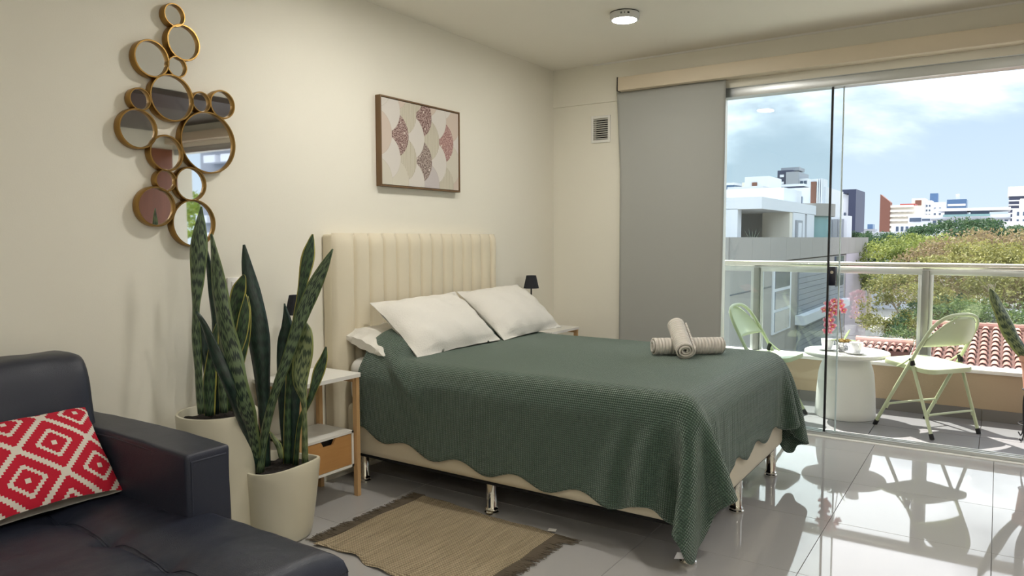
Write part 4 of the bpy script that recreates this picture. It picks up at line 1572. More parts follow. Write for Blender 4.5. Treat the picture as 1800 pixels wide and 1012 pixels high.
def cup(label, x, y, rz):
    t = thing('cup', label, 'cup', (x, y, TZ + 0.008), rz, 'coffee cups on the balcony table')
    Mx = wmat(t)
    b = MB().lathe([(0, 0.002), (0.024, 0.002), (0.026, 0.0), (0.028, 0.004), (0.037, 0.022), (0.0425, 0.048), (0.0445, 0.074), (0.0430, 0.0745), (0.0410, 0.048), (0.035, 0.024), (0.024, 0.008), (0, 0.007)], 40).xf(Mx).build('bowl', china_m, t)
    MB().tube(smooth_path([(0.041, 0, 0.062), (0.060, 0, 0.064), (0.066, 0, 0.046), (0.056, 0, 0.028), (0.037, 0, 0.022)], 6), 0.0038, 8).xf(Mx).build('handle', china_m, t)
    s = thing('saucer', label.replace('cup', 'saucer under the cup'), 'saucer', (x, y, TZ), rz, 'saucers on the balcony table')
    MB().lathe([(0, 0.0), (0.036, 0.0), (0.040, 0.003), (0.060, 0.009), (0.071, 0.0135), (0.070, 0.0155), (0.055, 0.011), (0.036, 0.0065), (0, 0.006)], 48).xf(wmat(s)).build('dish', china_m, s)


cup('white cup on the right side of the balcony table, handle out', 2.100, 0.555, -1.2)
cup('white cup on the left of the balcony table behind the glass edge', 1.900, 0.640, 2.4)

oc = thing('orchid', 'pink orchid in a silver mosaic bowl on the white balcony table', 'plant', (2.005, 0.635, TZ))
O = Matrix.Translation(oc.location)


def silver_mat():
    m = mat('silver_mosaic', srgb(196, 198, 202), 0.2, metal=0.6)
    t = m.node_tree
    b = t.nodes['Principled BSDF']
    tc = nd(t, 'ShaderNodeTexCoord')
    vo = nd(t, 'ShaderNodeTexVoronoi', Scale=110.0)
    t.links.new(tc.outputs['Object'], vo.inputs['Vector'])
    c = mixc(t, math_n(t, 'FRACT', math_n(t, 'MULTIPLY', vo.outputs['Color'], 3.0)), srgb(110, 112, 120), srgb(240, 242, 244))
    t.links.new(c, b.inputs['Base Color'])
    return m


MB().lathe([(0, 0), (0.030, 0), (0.032, 0.006), (0.030, 0.012), (0.044, 0.028), (0.053, 0.050), (0.055, 0.070), (0.052, 0.070), (0.049, 0.050), (0, 0.045)], 40).xf(O).build('bowl', silver_mat(), oc)
moss = MB()
rm = random.Random(9)
for k in range(60):
    a, r = rm.uniform(0, 2 * PI), 0.046 * math.sqrt(rm.random())
    s = rm.uniform(0.007, 0.012)
    moss.lathe([(0, -s), (s * 0.9, -s * 0.3), (s, s * 0.3), (0, s)], 6, at=(r * math.cos(a), r * math.sin(a), 0.068 + rm.uniform(0, 0.014)))
mo = moss.xf(O).build('moss', mat('ochre_moss', srgb(140, 116, 58), 0.95, var=0.5, vscale=60), oc)
mo['kind'] = 'stuff'
RV = Vector((0.833, 0.553, 0))
PXM = 0.0044
off = lambda dx, dz, d=0.0: Vector(oc.location) + RV * (dx * PXM) + Vector((-0.553, 0.833, 0)) * d + Vector((0, 0, dz * PXM))
stem = smooth_path([off(-2, 14), off(-4, 30), off(-7, 55), off(-9, 70), off(-13, 79), off(-20, 76), off(-25, 66), off(-26, 50), off(-24, 34)], 6)
MB().tube(stem, [0.0024] * (len(stem) - 10) + [0.0016] * 10, 6).build('stem', mat('orchid_stem', srgb(112, 98, 62), 0.6), oc)
lf_m = mat('orchid_leaf', srgb(150, 172, 120), 0.4)
for (dx, dz, bend) in ((22, 6, 6), (-20, 10, 7), (10, 22, 3)):
    mb = MB()

    def olf(u, v, dx=dx, dz=dz, bend=bend):
        w = 0.017 * math.sin(PI * min(0.98, 0.12 + 0.86 * u)) ** 0.8
        p = off(dx * u, 15 + dz * u - bend * u * u, 0.0)
        return tuple(p + Vector((-0.553, 0.833, 0)) * (2 * v - 1) * w + Vector((0, 0, abs(2 * v - 1) * 0.006)))
    l = mb.grid(olf, 14, 5).build('leaf', lf_m, oc)
    so = l.modifiers.new('thick', 'SOLIDIFY')
    so.thickness = 0.002


def petal_mat():
    m = mat('orchid_petal', srgb(238, 120, 150), 0.5)
    t = m.node_tree
    b = t.nodes['Principled BSDF']
    uv = nd(t, 'ShaderNodeUVMap', uv_map='petal')
    sp = nd(t, 'ShaderNodeSeparateXYZ')
    t.links.new(uv.outputs[0], sp.inputs[0])
    r = nd(t, 'ShaderNodeValToRGB')
    r.color_ramp.elements[0].position, r.color_ramp.elements[0].color = 0.1, srgb(214, 84, 122)
    r.color_ramp.elements[1].position, r.color_ramp.elements[1].color = 1.0, srgb(255, 240, 238)
    e = r.color_ramp.elements.new(0.6)
    e.color = srgb(246, 150, 180)
    t.links.new(sp.outputs[1], r.inputs[0])
    t.links.new(r.outputs[0], b.inputs['Base Color'])
    return m


pm_ = petal_mat()


def flower_mesh():
    vs, fs, uvs = [], [], []
    for k in range(5):
        a0 = 2 * PI * k / 5 + PI / 2
        ln, w = (0.023, 0.011) if k in (1, 4) else (0.021, 0.0075)
        base = len(vs)
        for i in range(5):
            f = i / 4
            ww = w * math.sin(PI * min(0.96, 0.08 + 0.86 * f)) ** 0.7
            for j in (-1, 0, 1):
                r = 0.002 + ln * f
                z = 0.006 * f * f * 1.4 - 0.004 * abs(j)
                x, y = r, ww * j
                vs.append((x * math.cos(a0) - y * math.sin(a0), x * math.sin(a0) + y * math.cos(a0), z))
                uvs.append((0.5, f))
        fs += [(base + i * 3 + j, base + i * 3 + j + 1, base + (i + 1) * 3 + j + 1, base + (i + 1) * 3 + j) for i in range(4) for j in range(2)]
    me = bpy.data.meshes.new('flower')
    me.from_pydata(vs, [], fs)
    u = me.uv_layers.new(name='petal')
    u.data.foreach_set('uv', np.array([uvs[l.vertex_index] for l in me.loops], dtype=np.float32).ravel())
    me.shade_smooth()
    me.materials.append(pm_)
    return me


fme = flower_mesh()
lip_me = MB().lathe([(0, 0), (0.004, 0.001), (0.005, 0.006), (0.0025, 0.011), (0, 0.012)], 8).mesh('lip')
lip_me.materials.append(mat('orchid_lip', srgb(236, 190, 90), 0.5))
FL = [(-25, 76), (-16, 81), (-9, 80), (-4, 73), (-30, 67), (-22, 67), (-14, 72), (-1, 66), (-24, 58), (-30, 51), (-21, 50), (-27, 42), (-18, 41), (-23, 34), (-28, 33), (-16, 63)]
for k, (dx, dz) in enumerate(FL):
    p = off(dx, dz, rm.uniform(-0.02, 0.02))
    f = bpy.data.objects.new('flower', fme)
    COL.objects.link(f)
    f.parent = oc
    d = Vector((0.35 + rm.uniform(-0.5, 0.5), -0.8, rm.uniform(-0.2, 0.35)))
    q = d.to_track_quat('Z', 'Y')
    f.location = p - Vector(oc.location)
    f.rotation_euler = q.to_euler()
    s = rm.uniform(1.05, 1.35)
    f.scale = (s, s, s)
    g = bpy.data.objects.new('lip', lip_me)
    COL.objects.link(g)
    g.parent = f

# the plant on a wire stand at the right end of the view
sp_ = thing('snake_plant', 'snake plant in a terracotta pot on a wire stand by the balcony parapet', 'plant', (3.135, 0.62, 0))
S = Matrix.Translation(sp_.location)
terra_m = mat('terracotta', srgb(206, 150, 130), 0.7, var=0.06, vscale=20)
MB().lathe([(0, 0.32), (0.074, 0.32), (0.080, 0.325), (0.098, 0.49), (0.110, 0.495), (0.112, 0.53), (0.102, 0.532), (0.098, 0.50), (0, 0.495)], 40).xf(S).build('pot', terra_m, sp_)
MB().lathe([(0, 0.503), (0.05, 0.508), (0.098, 0.502), (0.098, 0.498), (0, 0.496)], 24).xf(S).build('soil', soil_m, sp_)
wr = MB()
wr.tube(circ((0, 0, 0.318), 0.082, 28), 0.004, 8, closed=True)
wr.tube(circ((0, 0, 0.10), 0.098, 28), 0.0035, 8, closed=True)
for k in range(4):
    a = PI / 4 + k * PI / 2
    c, s = math.cos(a), math.sin(a)
    wr.tube(smooth_path([(0.082 * c, 0.082 * s, 0.318), (0.104 * c, 0.104 * s, 0.23), (0.098 * c, 0.098 * s, 0.06), (0.112 * c, 0.112 * s, 0.006), (0.132 * c, 0.132 * s, 0.022)], 5), 0.004, 8)
wr.xf(S).build('wire_stand', black_m, sp_)
RP = [('light', [(3.085, 0.60, 0.505, 0.024), (3.04, 0.60, 0.58, 0.040), (2.985, 0.60, 0.68, 0.050), (2.925, 0.60, 0.80, 0.044), (2.885, 0.60, 0.89, 0.030), (2.858, 0.60, 0.945, 0.002)]),
      ('dark', [(3.12, 0.60, 0.505, 0.018), (3.10, 0.61, 0.65, 0.032), (3.08, 0.61, 0.80, 0.034), (3.06, 0.61, 0.92, 0.016), (3.052, 0.61, 0.955, 0.002)]),
      ('band', [(3.15, 0.62, 0.505, 0.016), (3.18, 0.62, 0.70, 0.032), (3.20, 0.62, 0.90, 0.030), (3.22, 0.62, 1.05, 0.002)]),
      ('edge', [(3.10, 0.66, 0.505, 0.014), (3.03, 0.68, 0.62, 0.024), (2.96, 0.70, 0.74, 0.024), (2.91, 0.71, 0.82, 0.002)]),
      ('dark', [(3.17, 0.64, 0.505, 0.016), (3.25, 0.66, 0.68, 0.030), (3.34, 0.68, 0.86, 0.002)])]
for k, (kind, pts) in enumerate(RP):
    leaf(pts, kind, sp_, 101 + k)

# ------------------------------------------------------------------ the world beyond the balcony
GZ = -9.5
struct(MB().box((-260, 1.6, GZ - 1), (200, 420, GZ)).build('ground', mat('street_ground', srgb(150, 146, 136), 0.9, var=0.15, vscale=0.2), smooth=False))
conc_m = mat('board_marked_concrete', srgb(148, 144, 140), 0.85, var=0.10, vscale=0.6, bump=0.2, bscale=4)
wht_m = mat('white_facade', srgb(206, 209, 216), 0.8)
crm_m = mat('cream_facade', srgb(212, 206, 194), 0.8)
gry_m = mat('grey_facade', srgb(140, 144, 152), 0.8)
dgl_m = mat('dark_window_glass', srgb(70, 84, 104), 0.15)
bgl_m = mat('blue_curtain_glass', srgb(78, 104, 138), 0.15)
nvy_m = mat('navy_cladding', srgb(48, 54, 78), 0.5)
brk_m = mat('brown_cladding', srgb(112, 74, 62), 0.8)
red_m = mat('red_roof_paint', srgb(160, 70, 66), 0.8)
lil_m = mat('pale_lilac_render', srgb(172, 164, 174), 0.85, var=0.03, vscale=0.5)
teal_m = mat('teal_glass_block', srgb(116, 150, 152), 0.25, var=0.12, vscale=1.5)


def block(parent, name, lo, hi, m):
    return MB().box(lo, hi).build(name, m, parent, smooth=False)


def windows(parent, m, x0, x1, z0, z1, y, cols, rows, fw, fh, dep=0.12, trim=None):
    """a grid of window boxes standing just proud of a facade that faces -Y"""
    cw, chh = (x1 - x0) / cols, (z1 - z0) / rows
    src = None
    for j in range(rows):
        for i in range(cols):
            c = (x0 + cw * (i + 0.5), y, z0 + chh * (j + 0.5))
            if src is None:
                src = MB().box((-cw * fw / 2, -dep, -chh * fh / 2), (cw * fw / 2, dep, chh * fh / 2)).build('window', m, parent, smooth=False, keep=False)
                src.location = Vector(c) - parent.location
            else:
                piece(src, parent, Vector(c) - parent.location)


def building(name, label, x, y, cat='building'):
    return thing(name, label, cat, (x, y, GZ))


# the concrete block across the lane (its long side runs away from us)
A = building('concrete_building', 'grey concrete apartment block with a stair window strip across the lane', -8.0, 40)
bx = -6.0
block(A, 'wall', (-16, 24.2, GZ), (bx, 51.0, 0.16), conc_m)
# board marked parapet panels, each cast separately
yy = 24.0
k = 0
while yy < 60.5:
    block(A, 'parapet_panel', (bx - 0.35, yy + 0.012, 0.16), (bx + 0.06, min(yy + 3.04, 60.6) - 0.012, 1.30 + 0.0), conc_m)
    yy += 3.04
for k in range(4):
    block(A, 'parapet_panel', (-16 + k * 2.5 + 0.012, 23.95, 0.16), (-16 + (k + 1) * 2.5 - 0.012, 24.30, 1.30), conc_m)
block(A, 'roof_deck', (-16, 24.2, 0.10), (bx, 60.5, 0.7), conc_m)
sw_ = block(A, 'stair_window', (bx - 0.1, 30.7, -3.35), (bx + 0.07, 34.3, -0.02), wht_m)
for (za, zb) in ((-1.15, -0.12), (-2.15, -1.30), (-3.25, -2.30)):
    block(A, 'window_pane', (bx, 31.0, za), (bx + 0.10, 33.9, zb), dgl_m)
for z in (-1.05, -4.2):
    block(A, 'joint', (bx - 0.01, 24.2, z), (bx + 0.015, 30.6, z + 0.06), dgl_m)
for k in range(9):
    block(A, 'cladding_board', (bx, 36.0, -0.30 - 0.30 * (k + 1) + 0.02), (bx + 0.08, 49.6, -0.30 - 0.30 * k), gry_m)
block(A, 'ledge', (bx, 35.6, -3.35), (bx + 0.5, 49.6, -2.85), wht_m)
for k in range(10):
    block(A, 'cladding_board', (bx, 36.0, -3.40 - 0.30 * (k + 1) + 0.02), (bx + 0.08, 49.6, -3.40 - 0.30 * k), gry_m)
block(A, 'window_slot', (bx, 46.4, -1.9), (bx + 0.12, 49.2, 0.05), dgl_m)
block(A, 'end_wall', (-16, 51.0, GZ), (bx - 0.0, 60.4, 0.16), lil_m)
block(A, 'end_fin', (bx - 0.2, 50.6, GZ), (bx + 0.05, 60.45, 0.15), lil_m)

# white penthouse set back on its roof
B = building('white_penthouse', 'white penthouse with a deep corner terrace on top of the concrete block', -11.0, 40)
hx = -7.5
block(B, 'roof_slab', (-22, 34.3, 2.80), (hx, 49, 3.42), wht_m)
block(B, 'pillar', (-22, 34.3, 0.7), (-8.75, 35.0, 2.82), wht_m)
block(B, 'side_wall', (hx - 0.4, 41.4, 0.7), (hx, 44.6, 2.82), wht_m)
block(B, 'side_wall', (hx - 0.4, 45.2, 0.7), (hx, 47.4, 2.82), wht_m)
block(B, 'terrace_wall', (-12.5, 43.0, 0.7), (-8.4, 43.4, 2.82), gry_m)
block(B, 'inner_wall', (-8.45, 40.7, 0.7), (-7.55, 41.5, 2.82), crm_m)
MB().lathe([(0, 0.7), (0.9, 0.7), (0.9, 2.82), (0, 2.82)], 64, at=(-8.45, 41.6, 0)).build('curved_wall', crm_m, B)
block(B, 'door_frame', (hx - 0.05, 41.9, 0.7), (hx + 0.08, 43.6, 2.35), gry_m)
block(B, 'door_leaf', (hx - 0.02, 42.3, 0.7), (hx + 0.12, 43.2, 2.2), wht_m)
mb = MB()
mb.lathe([(0, 0.7), (2.3, 0.7), (2.3, 2.75), (0, 2.75)], 40, at=(hx - 1.7, 49.8, 0))
mb.build('glass_block_turret', teal_m, B)
mb = MB()
mb.lathe([(0, 2.75), (2.55, 2.75), (2.55, 3.6), (0, 3.6)], 40, at=(hx - 1.7, 49.8, 0))
mb.build('turret_cap', conc_m, B)
block(B, 'upper_parapet', (-14, 44, 3.42), (hx - 1.2, 49, 4.5), wht_m)
windows(B, gry_m, -8.3, -6.7, 0.9, 2.7, 54.0, 4, 1, 0.8, 0.95)
block(B, 'rear_wall', (-12, 54.0, 0.7), (-6.5, 56, 2.9), wht_m)
for k in range(5):
    a = -0.5 + k * 0.25
    MB().tube([(-8.2 + k * 0.08, 34.6, 1.2), (-8.2 + k * 0.08 + a * 0.5, 34.6, 1.65 + 0.1 * (k % 2))], [0.03, 0.008], 5).build('agave_leaf', mat('agave', srgb(86, 96, 84), 0.7), B)

# white and grey blocks behind the penthouse
b = building('grey_tower', 'distant grey apartment tower with stepped top behind the white blocks', -34.0, 153)
block(b, 'wall', (-38.3, 150, GZ), (-35.4, 160, 13.6), gry_m)
block(b, 'wall', (-35.4, 151, GZ), (-32.4, 162, 15.0), nvy_m)
block(b, 'wall', (-33.6, 150.5, GZ), (-31.2, 160, 14.6), gry_m)
block(b, 'balcony_stack', (-31.2, 151.5, GZ), (-29.6, 160, 13.2), wht_m)
block(b, 'roof_house', (-35.2, 153, 15.0), (-31.6, 158, 15.7), gry_m)
windows(b, dgl_m, -38.2, -35.6, 5, 13.2, 150, 1, 5, 0.6, 0.45)
windows(b, wht_m, -35.3, -33.7, 6, 14.6, 151, 1, 6, 0.5, 0.35)
windows(b, dgl_m, -31.1, -29.7, 6, 13.0, 151.5, 2, 6, 0.8, 0.55)
b = building('white_apartment_block', 'white stepped apartment block with a brown stair panel left of the door seal', -16, 86)
block(b, 'wall', (-18.4, 84, GZ), (-13.6, 95, 7.0), wht_m)
block(b, 'stair_tower', (-15.2, 83.5, GZ), (-13.8, 86, 7.9), wht_m)
block(b, 'brown_panel', (-15.1, 83.35, 5.0), (-14.5, 83.55, 7.6), brk_m)
for k in range(3):
    block(b, 'fin', (-14.42 + 0.22 * k, 83.2, 5.0), (-14.32 + 0.22 * k, 83.6, 7.9), wht_m)
windows(b, dgl_m, -18.2, -16.0, 4.8, 6.4, 84, 3, 1, 0.7, 0.5)
block(b, 'lower_wing', (-19.0, 80, GZ), (-12.5, 84, 4.4), wht_m)
windows(b, dgl_m, -15.5, -12.6, 3.0, 4.2, 80, 4, 1, 0.7, 0.4)
b = building('white_rooftop_house', 'white rooftop house with a brown window at the left edge of the skyline', -22, 87)
block(b, 'wall', (-23.3, 86, GZ), (-20.4, 92, 8.7), wht_m)
block(b, 'window', (-22.4, 85.9, 6.2), (-21.8, 86.1, 8.0), brk_m)
block(b, 'roof_house', (-24.2, 88, 7.0), (-23.3, 92, 8.2), crm_m)
b = building('white_studio_block', 'low white block with a strip window beside the grey blind', -20.5, 76)
block(b, 'wall', (-22.0, 75, GZ), (-18.2, 80, 6.8), wht_m)
windows(b, dgl_m, -21.6, -20.2, 5.6, 6.4, 75, 3, 1, 0.85, 0.8)
b = building('blue_water_house', 'pale blue rooftop block touching the edge of the grey blind', -26, 91)
block(b, 'wall', (-30, 90, GZ), (-25.8, 96, 8.1), bgl_m)
block(b, 'parapet', (-30, 89.9, 8.1), (-25.7, 96, 8.4), wht_m)
b = building('blue_roof_house', 'slate blue rooftop storey in front of the grey tower', -19.3, 95)
block(b, 'wall', (-22.5, 96, GZ), (-18.6, 104, 8.0), nvy_m)
block(b, 'parapet', (-22.6, 95.9, 8.0), (-18.5, 104, 8.3), wht_m)
windows(b, wht_m, -19.4, -18.6, 6.6, 7.8, 96, 1, 1, 0.5, 0.6)
b = building('navy_tower', 'slim white tower with a navy right side beyond the concrete parapet', -16.5, 116)
block(b, 'wall', (-19.6, 114, GZ), (-15.9, 122, 7.6), wht_m)
block(b, 'navy_side', (-15.9, 113.4, GZ), (-14.9, 122, 8.4), nvy_m)
block(b, 'navy_cap', (-16.9, 113.5, 7.8), (-15.9, 122, 8.4), nvy_m)
windows(b, dgl_m, -17.6, -16.2, -2, 5.2, 114, 3, 1, 0.45, 0.95)
block(b, 'antenna_block', (-21.5, 116, GZ), (-20.3, 120, 10.0), gry_m)

# blocks beyond the tree canopy, right of the door seal
b = building('brown_slab_block', 'cream balconied building with a tall brown end wall beyond the trees', -18, 197)
mb = MB()
mb.add([(-21.8, 195.6, GZ), (-19.6, 196.2, GZ), (-19.6, 196.2, 9.9), (-21.8, 195.6, 11.9), (-21.8, 200, GZ), (-19.6, 200, GZ), (-19.6, 200, 9.9), (-21.8, 200, 11.9)], [(0, 1, 2, 3), (7, 6, 5, 4), (0, 4, 5, 1), (1, 5, 6, 2), (2, 6, 7, 3), (3, 7, 4, 0)])
mb.build('brown_end_wall', brk_m, b, smooth=False)
block(b, 'wall', (-20.3, 197, GZ), (-13.9, 206, 9.0), crm_m)
for j in range(6):
    block(b, 'balcony_band', (-20.2, 196.3, 3.0 + 1.12 * j), (-14.6, 197.0, 3.55 + 1.12 * j), crm_m)
windows(b, dgl_m, -20.1, -15.2, 2.6, 8.2, 196.95, 4, 5, 0.45, 0.35)
block(b, 'red_roof', (-17.6, 197.2, 9.0), (-14.4, 204, 9.5), red_m)
b = building('white_highrise', 'tall white block with a brown crown behind the cream balconied building', -14.8, 212)
block(b, 'wall', (-16.4, 212, GZ), (-13.4, 220, 11.4), crm_m)
block(b, 'brown_crown', (-15.6, 211.8, 9.6), (-14.2, 212.2, 10.9), brk_m)
block(b, 'side_wing', (-13.4, 212.5, GZ), (-11.9, 220, 10.8), wht_m)
windows(b, dgl_m, -13.3, -12.0, 3, 10, 212.5, 2, 6, 0.5, 0.4)
b = building('low_white_block', 'low white building with a long strip window just above the tree canopy', -13, 177)
block(b, 'wall', (-16.9, 175, GZ), (-9.4, 184, 4.0), wht_m)
block(b, 'upper_storey', (-13.8, 176, 4.0), (-9.4, 184, 6.2), wht_m)
block(b, 'strip_window', (-13.5, 175.8, 4.7), (-11.3, 176.1, 5.5), dgl_m)
block(b, 'strip_window', (-11.1, 175.8, 4.9), (-9.6, 176.1, 5.3), dgl_m)
windows(b, dgl_m, -16.2, -11.5, 2.4, 3.9, 175, 5, 1, 0.55, 0.7)
b = building('blue_glass_block', 'white building with a blue glazed upper front beyond the trees', -9, 230)
block(b, 'wall', (-12.9, 229, GZ), (-8.4, 240, 11.0), wht_m)
block(b, 'glazed_front', (-9.4, 228.6, GZ), (-4.8, 238, 11.6), bgl_m)
for k in range(3):
    block(b, 'glazing_band', (-9.2, 228.4, 6.8 + 1.5 * k), (-5.0, 228.7, 7.4 + 1.5 * k), wht_m)
block(b, 'blue_turret', (-14.0, 236, GZ), (-12.0, 240, 13.8), bgl_m)
block(b, 'rooftop_tank', (-7.5, 231, 11.6), (-6.6, 233, 13.2), wht_m)
windows(b, dgl_m, -12.8, -10.4, 4, 10, 229, 2, 4, 0.4, 0.35)
b = building('long_white_block', 'long white terraced building with rows of dark windows above the trees', -2, 175)
block(b, 'wall', (-9.2, 172, GZ), (4.6, 184, 5.9), wht_m)
block(b, 'roof_slab', (-8.6, 171.6, 6.7), (4.6, 184, 7.3), wht_m)
block(b, 'glazing_band', (-6.8, 172.6, 5.9), (-2.8, 183, 6.7), dgl_m)
block(b, 'glazing_band', (-2.2, 172.6, 5.9), (1.0, 183, 6.7), dgl_m)
block(b, 'terrace_rail', (-7.0, 171.5, 5.55), (1.2, 171.6, 6.0), teal_m)
block(b, 'cladding_band', (-9.2, 171.7, 4.9), (4.7, 172.0, 5.2), gry_m)
block(b, 'cladding_band', (-9.2, 171.7, 3.0), (4.7, 172.0, 3.3), gry_m)
windows(b, dgl_m, -9.0, 4.4, 3.4, 4.9, 172, 14, 1, 0.62, 0.85)
windows(b, dgl_m, -6.0, 1.4, 1.4, 3.0, 172, 8, 1, 0.5, 0.8)
b = building('white_corner_block', 'white building at the right edge beside the long terraced block', 7, 167)
block(b, 'wall', (4.9, 164, GZ), (16, 175, 6.6), wht_m)
block(b, 'upper_storey', (6.0, 165, 6.6), (16, 175, 8.6), crm_m)
windows(b, dgl_m, 5.2, 9.0, 3.6, 6.4, 164, 4, 2, 0.35, 0.5)
b = building('glass_highrise', 'blue and white glazed highrise rising at the right edge of the skyline', 9, 314)
block(b, 'wall', (5.3, 311, GZ), (20, 325, 17.6), nvy_m)
block(b, 'white_crown', (5.0, 310.5, 15.8), (20, 325, 19.2), wht_m)
for k in range(9):
    block(b, 'floor_band', (5.2, 310.7, 2.0 + 1.5 * k), (14, 311.0, 2.5 + 1.5 * k), wht_m)
b = building('grey_gabled_hall', 'low pale grey hall with small windows at the right above the canopy', 6, 142)
block(b, 'wall', (3.2, 141, GZ), (16, 150, 3.9), mat('pale_grey_render', srgb(214, 212, 210), 0.85))
block(b, 'annexe', (0.6, 140, GZ), (5.0, 146, 2.6), wht_m)
windows(b, dgl_m, 3.6, 9.5, 0.9, 2.2, 141, 5, 1, 0.45, 0.6)
b = building('far_skyline_block', 'tiny bluish block on the horizon right of the navy tower', -41, 328)
block(b, 'wall', (-44, 326, GZ), (-39.5, 334, 4.8), gry_m)
block(b, 'roof_house', (-42.4, 327, 4.8), (-40.4, 333, 6.8), bgl_m)
block(b, 'low_wing', (-52, 328, GZ), (-36, 336, 3.9), wht_m)
b = building('long_white_wall', 'long low white wall in front of the skyline at the tree tops', -14, 120)
block(b, 'wall', (-15.8, 119, GZ), (-4, 121, 2.15), wht_m)

# tiled roofs below the parapet: every barrel tile a piece of its own
tile_m = mat('clay_barrel_tile', srgb(156, 104, 92), 0.8)
tt = tile_m.node_tree
oi = nd(tt, 'ShaderNodeObjectInfo')
tt.links.new(mixc(tt, oi.outputs['Random'], srgb(142, 94, 82), srgb(186, 144, 130)), tt.nodes['Principled BSDF'].inputs['Base Color'])


def barrel(pw, ln):
    mb = MB()
    n = 7
    vs = []
    for (y, k) in ((-ln / 2 - 0.03, 1.12), (ln / 2, 0.78)):
        for r in (pw * 0.36 * k, pw * 0.30 * k):
            for i in range(n):
                a = PI * i / (n - 1)
                vs.append((r * math.cos(a), y, r * math.sin(a) * 0.95))
    fs = []
    for i in range(n - 1):
        fs.append((i, i + 1, 2 * n + i + 1, 2 * n + i))
        fs.append((n + i, 3 * n + i, 3 * n + i + 1, n + i + 1))
        fs.append((i, n + i, n + i + 1, i + 1))
    mb.add(vs, fs)
    return mb.mesh('roof_tile')


def tiled_roof(name, label, x0, x1, front, back, cols, rows, wall_h):
    (yf, zf), (yb, zb) = front, back
    t = thing(name, label, 'roof', ((x0 + x1) / 2, yf, zf))
    ang = math.atan2(zb - zf, yb - yf)
    ln = math.hypot(yb - yf, zb - zf)
    pw, pl = (x1 - x0) / cols, ln / rows
    src = link_mesh('roof_tile', barrel(pw, pl * 1.02), tile_m, t, keep=False)
    kk = 0
    rt_ = random.Random(2)
    for j in range(rows):
        for i in range(cols):
            f = (j + 0.5) / rows
            loc = Vector((x0 + pw * (i + 0.5) + rt_.uniform(-0.006, 0.006), yf + (yb - yf) * f, zf + (zb - zf) * f + 0.015 + rt_.uniform(-0.003, 0.003))) - t.location
            o = src if kk == 0 else piece(src, t, loc)
            o.location = loc
            o.rotation_euler = (ang - 0.06, 0, 0)
            kk += 1
    mb = MB()
    mb.add([(x0, yf, zf), (x1, yf, zf), (x1, yb, zb), (x0, yb, zb), (x0, yf, zf - 0.1), (x1, yf, zf - 0.1), (x1, yb, zb - 0.1), (x0, yb, zb - 0.1)], [(0, 1, 2, 3), (7, 6, 5, 4), (0, 4, 5, 1), (1, 5, 6, 2), (2, 6, 7, 3), (3, 7, 4, 0)])
    mb.build('roof_deck', mat('clay_pan_tile', srgb(92, 56, 48), 0.85), t, smooth=False)
    mb = MB()
    k = int((x1 - x0) / 0.36)
    for i in range(k):
        a = x0 + (x1 - x0) * i / k
        mb.tube([(a, yb, zb + 0.03), (a + (x1 - x0) / k + 0.02, yb, zb + 0.03)], [0.12, 0.105], 10)
    rd = mb.build('ridge_tiles', tile_m, t)
    rd['kind'] = 'stuff'
    block(t, 'house_wall', (x0 + 0.25, yf + 0.4, zf - wall_h), (x1 - 0.25, yb - 0.1, min(zf, zb) - 0.02), mat('rust_render', srgb(130, 94, 84), 0.9, var=0.08, vscale=1.0))
    return t


tiled_roof('tiled_roof_house', 'large red barrel tiled roof just below the balcony parapet', 1.16, 5.36, (14.4, -1.86), (18.4, -1.16), 18, 11, 6)
tiled_roof('tiled_roof_house', 'narrow red tiled lean-to roof seen between table and balcony post', -0.25, 1.10, (15.9, -1.63), (16.7, -1.53), 8, 2, 6)

# white yard railings and a low grey house under the trees
yr = thing('yard_railing', 'white horizontal yard railing under the trees left of the steel post', 'fence', (0.0, 28, -4.6))
for z in (-4.8, -4.3, -3.8, -3.3):
    MB().box((-1.9, 27.95, z), (3.0, 28.05, z + 0.09)).build('rail', wht_m, yr, smooth=False)
for x in (-1.9, -0.3, 1.3, 2.9):
    MB().box((x, 27.9, GZ), (x + 0.14, 28.1, -3.1)).build('post', wht_m, yr, smooth=False)
hb_ = building('grey_garden_house', 'low grey house partly hidden in the trees behind the tiled roof', 4, 36)
block(hb_, 'wall', (1.0, 36, GZ), (9.5, 42, -2.4), gry_m)
block(hb_, 'roof_slab', (0.6, 35.6, -2.4), (9.9, 42.4, -2.1), wht_m)
windows(hb_, dgl_m, 1.4, 9.0, -4.6, -2.9, 36, 6, 1, 0.5, 0.7)

# trees
bark_m = mat('grey_bark', srgb(176, 164, 146), 0.9, var=0.2, vscale=3)


def foliage_mat(name, c1, c2, c3):
    m = mat(name, c1, 0.75)
    t = m.node_tree
    b = t.nodes['Principled BSDF']
    L = t.links.new
    geo = nd(t, 'ShaderNodeNewGeometry')
    r = nd(t, 'ShaderNodeValToRGB')
    r.color_ramp.elements[0].color = c1
    r.color_ramp.elements[1].color = c3
    e = r.color_ramp.elements.new(0.5)
    e.color = c2
    n = nd(t, 'ShaderNodeTexNoise', Scale=0.55, Detail=3.0)
    L(geo.outputs['Position'], n.inputs['Vector'])
    k = math_n(t, 'ADD', math_n(t, 'MULTIPLY', geo.outputs['Random Per Island'], 0.5), math_n(t, 'SUBTRACT', math_n(t, 'MULTIPLY', n.outputs['Fac'], 1.5), 0.5))
    L(k, r.inputs[0])
    L(r.outputs[0], b.inputs['Base Color'])
    # thin leaves let light through
    tl = nd(t, 'ShaderNodeBsdfTranslucent')
    L(r.outputs[0], tl.inputs[0])
    mx = nd(t, 'ShaderNodeMixShader')
    mx.inputs[0].default_value = 0.35
    L(b.outputs[0], mx.inputs[1])
    L(tl.outputs[0], mx.inputs[2])
    L(mx.outputs[0], t.nodes['Material Output'].inputs[0])
    return m


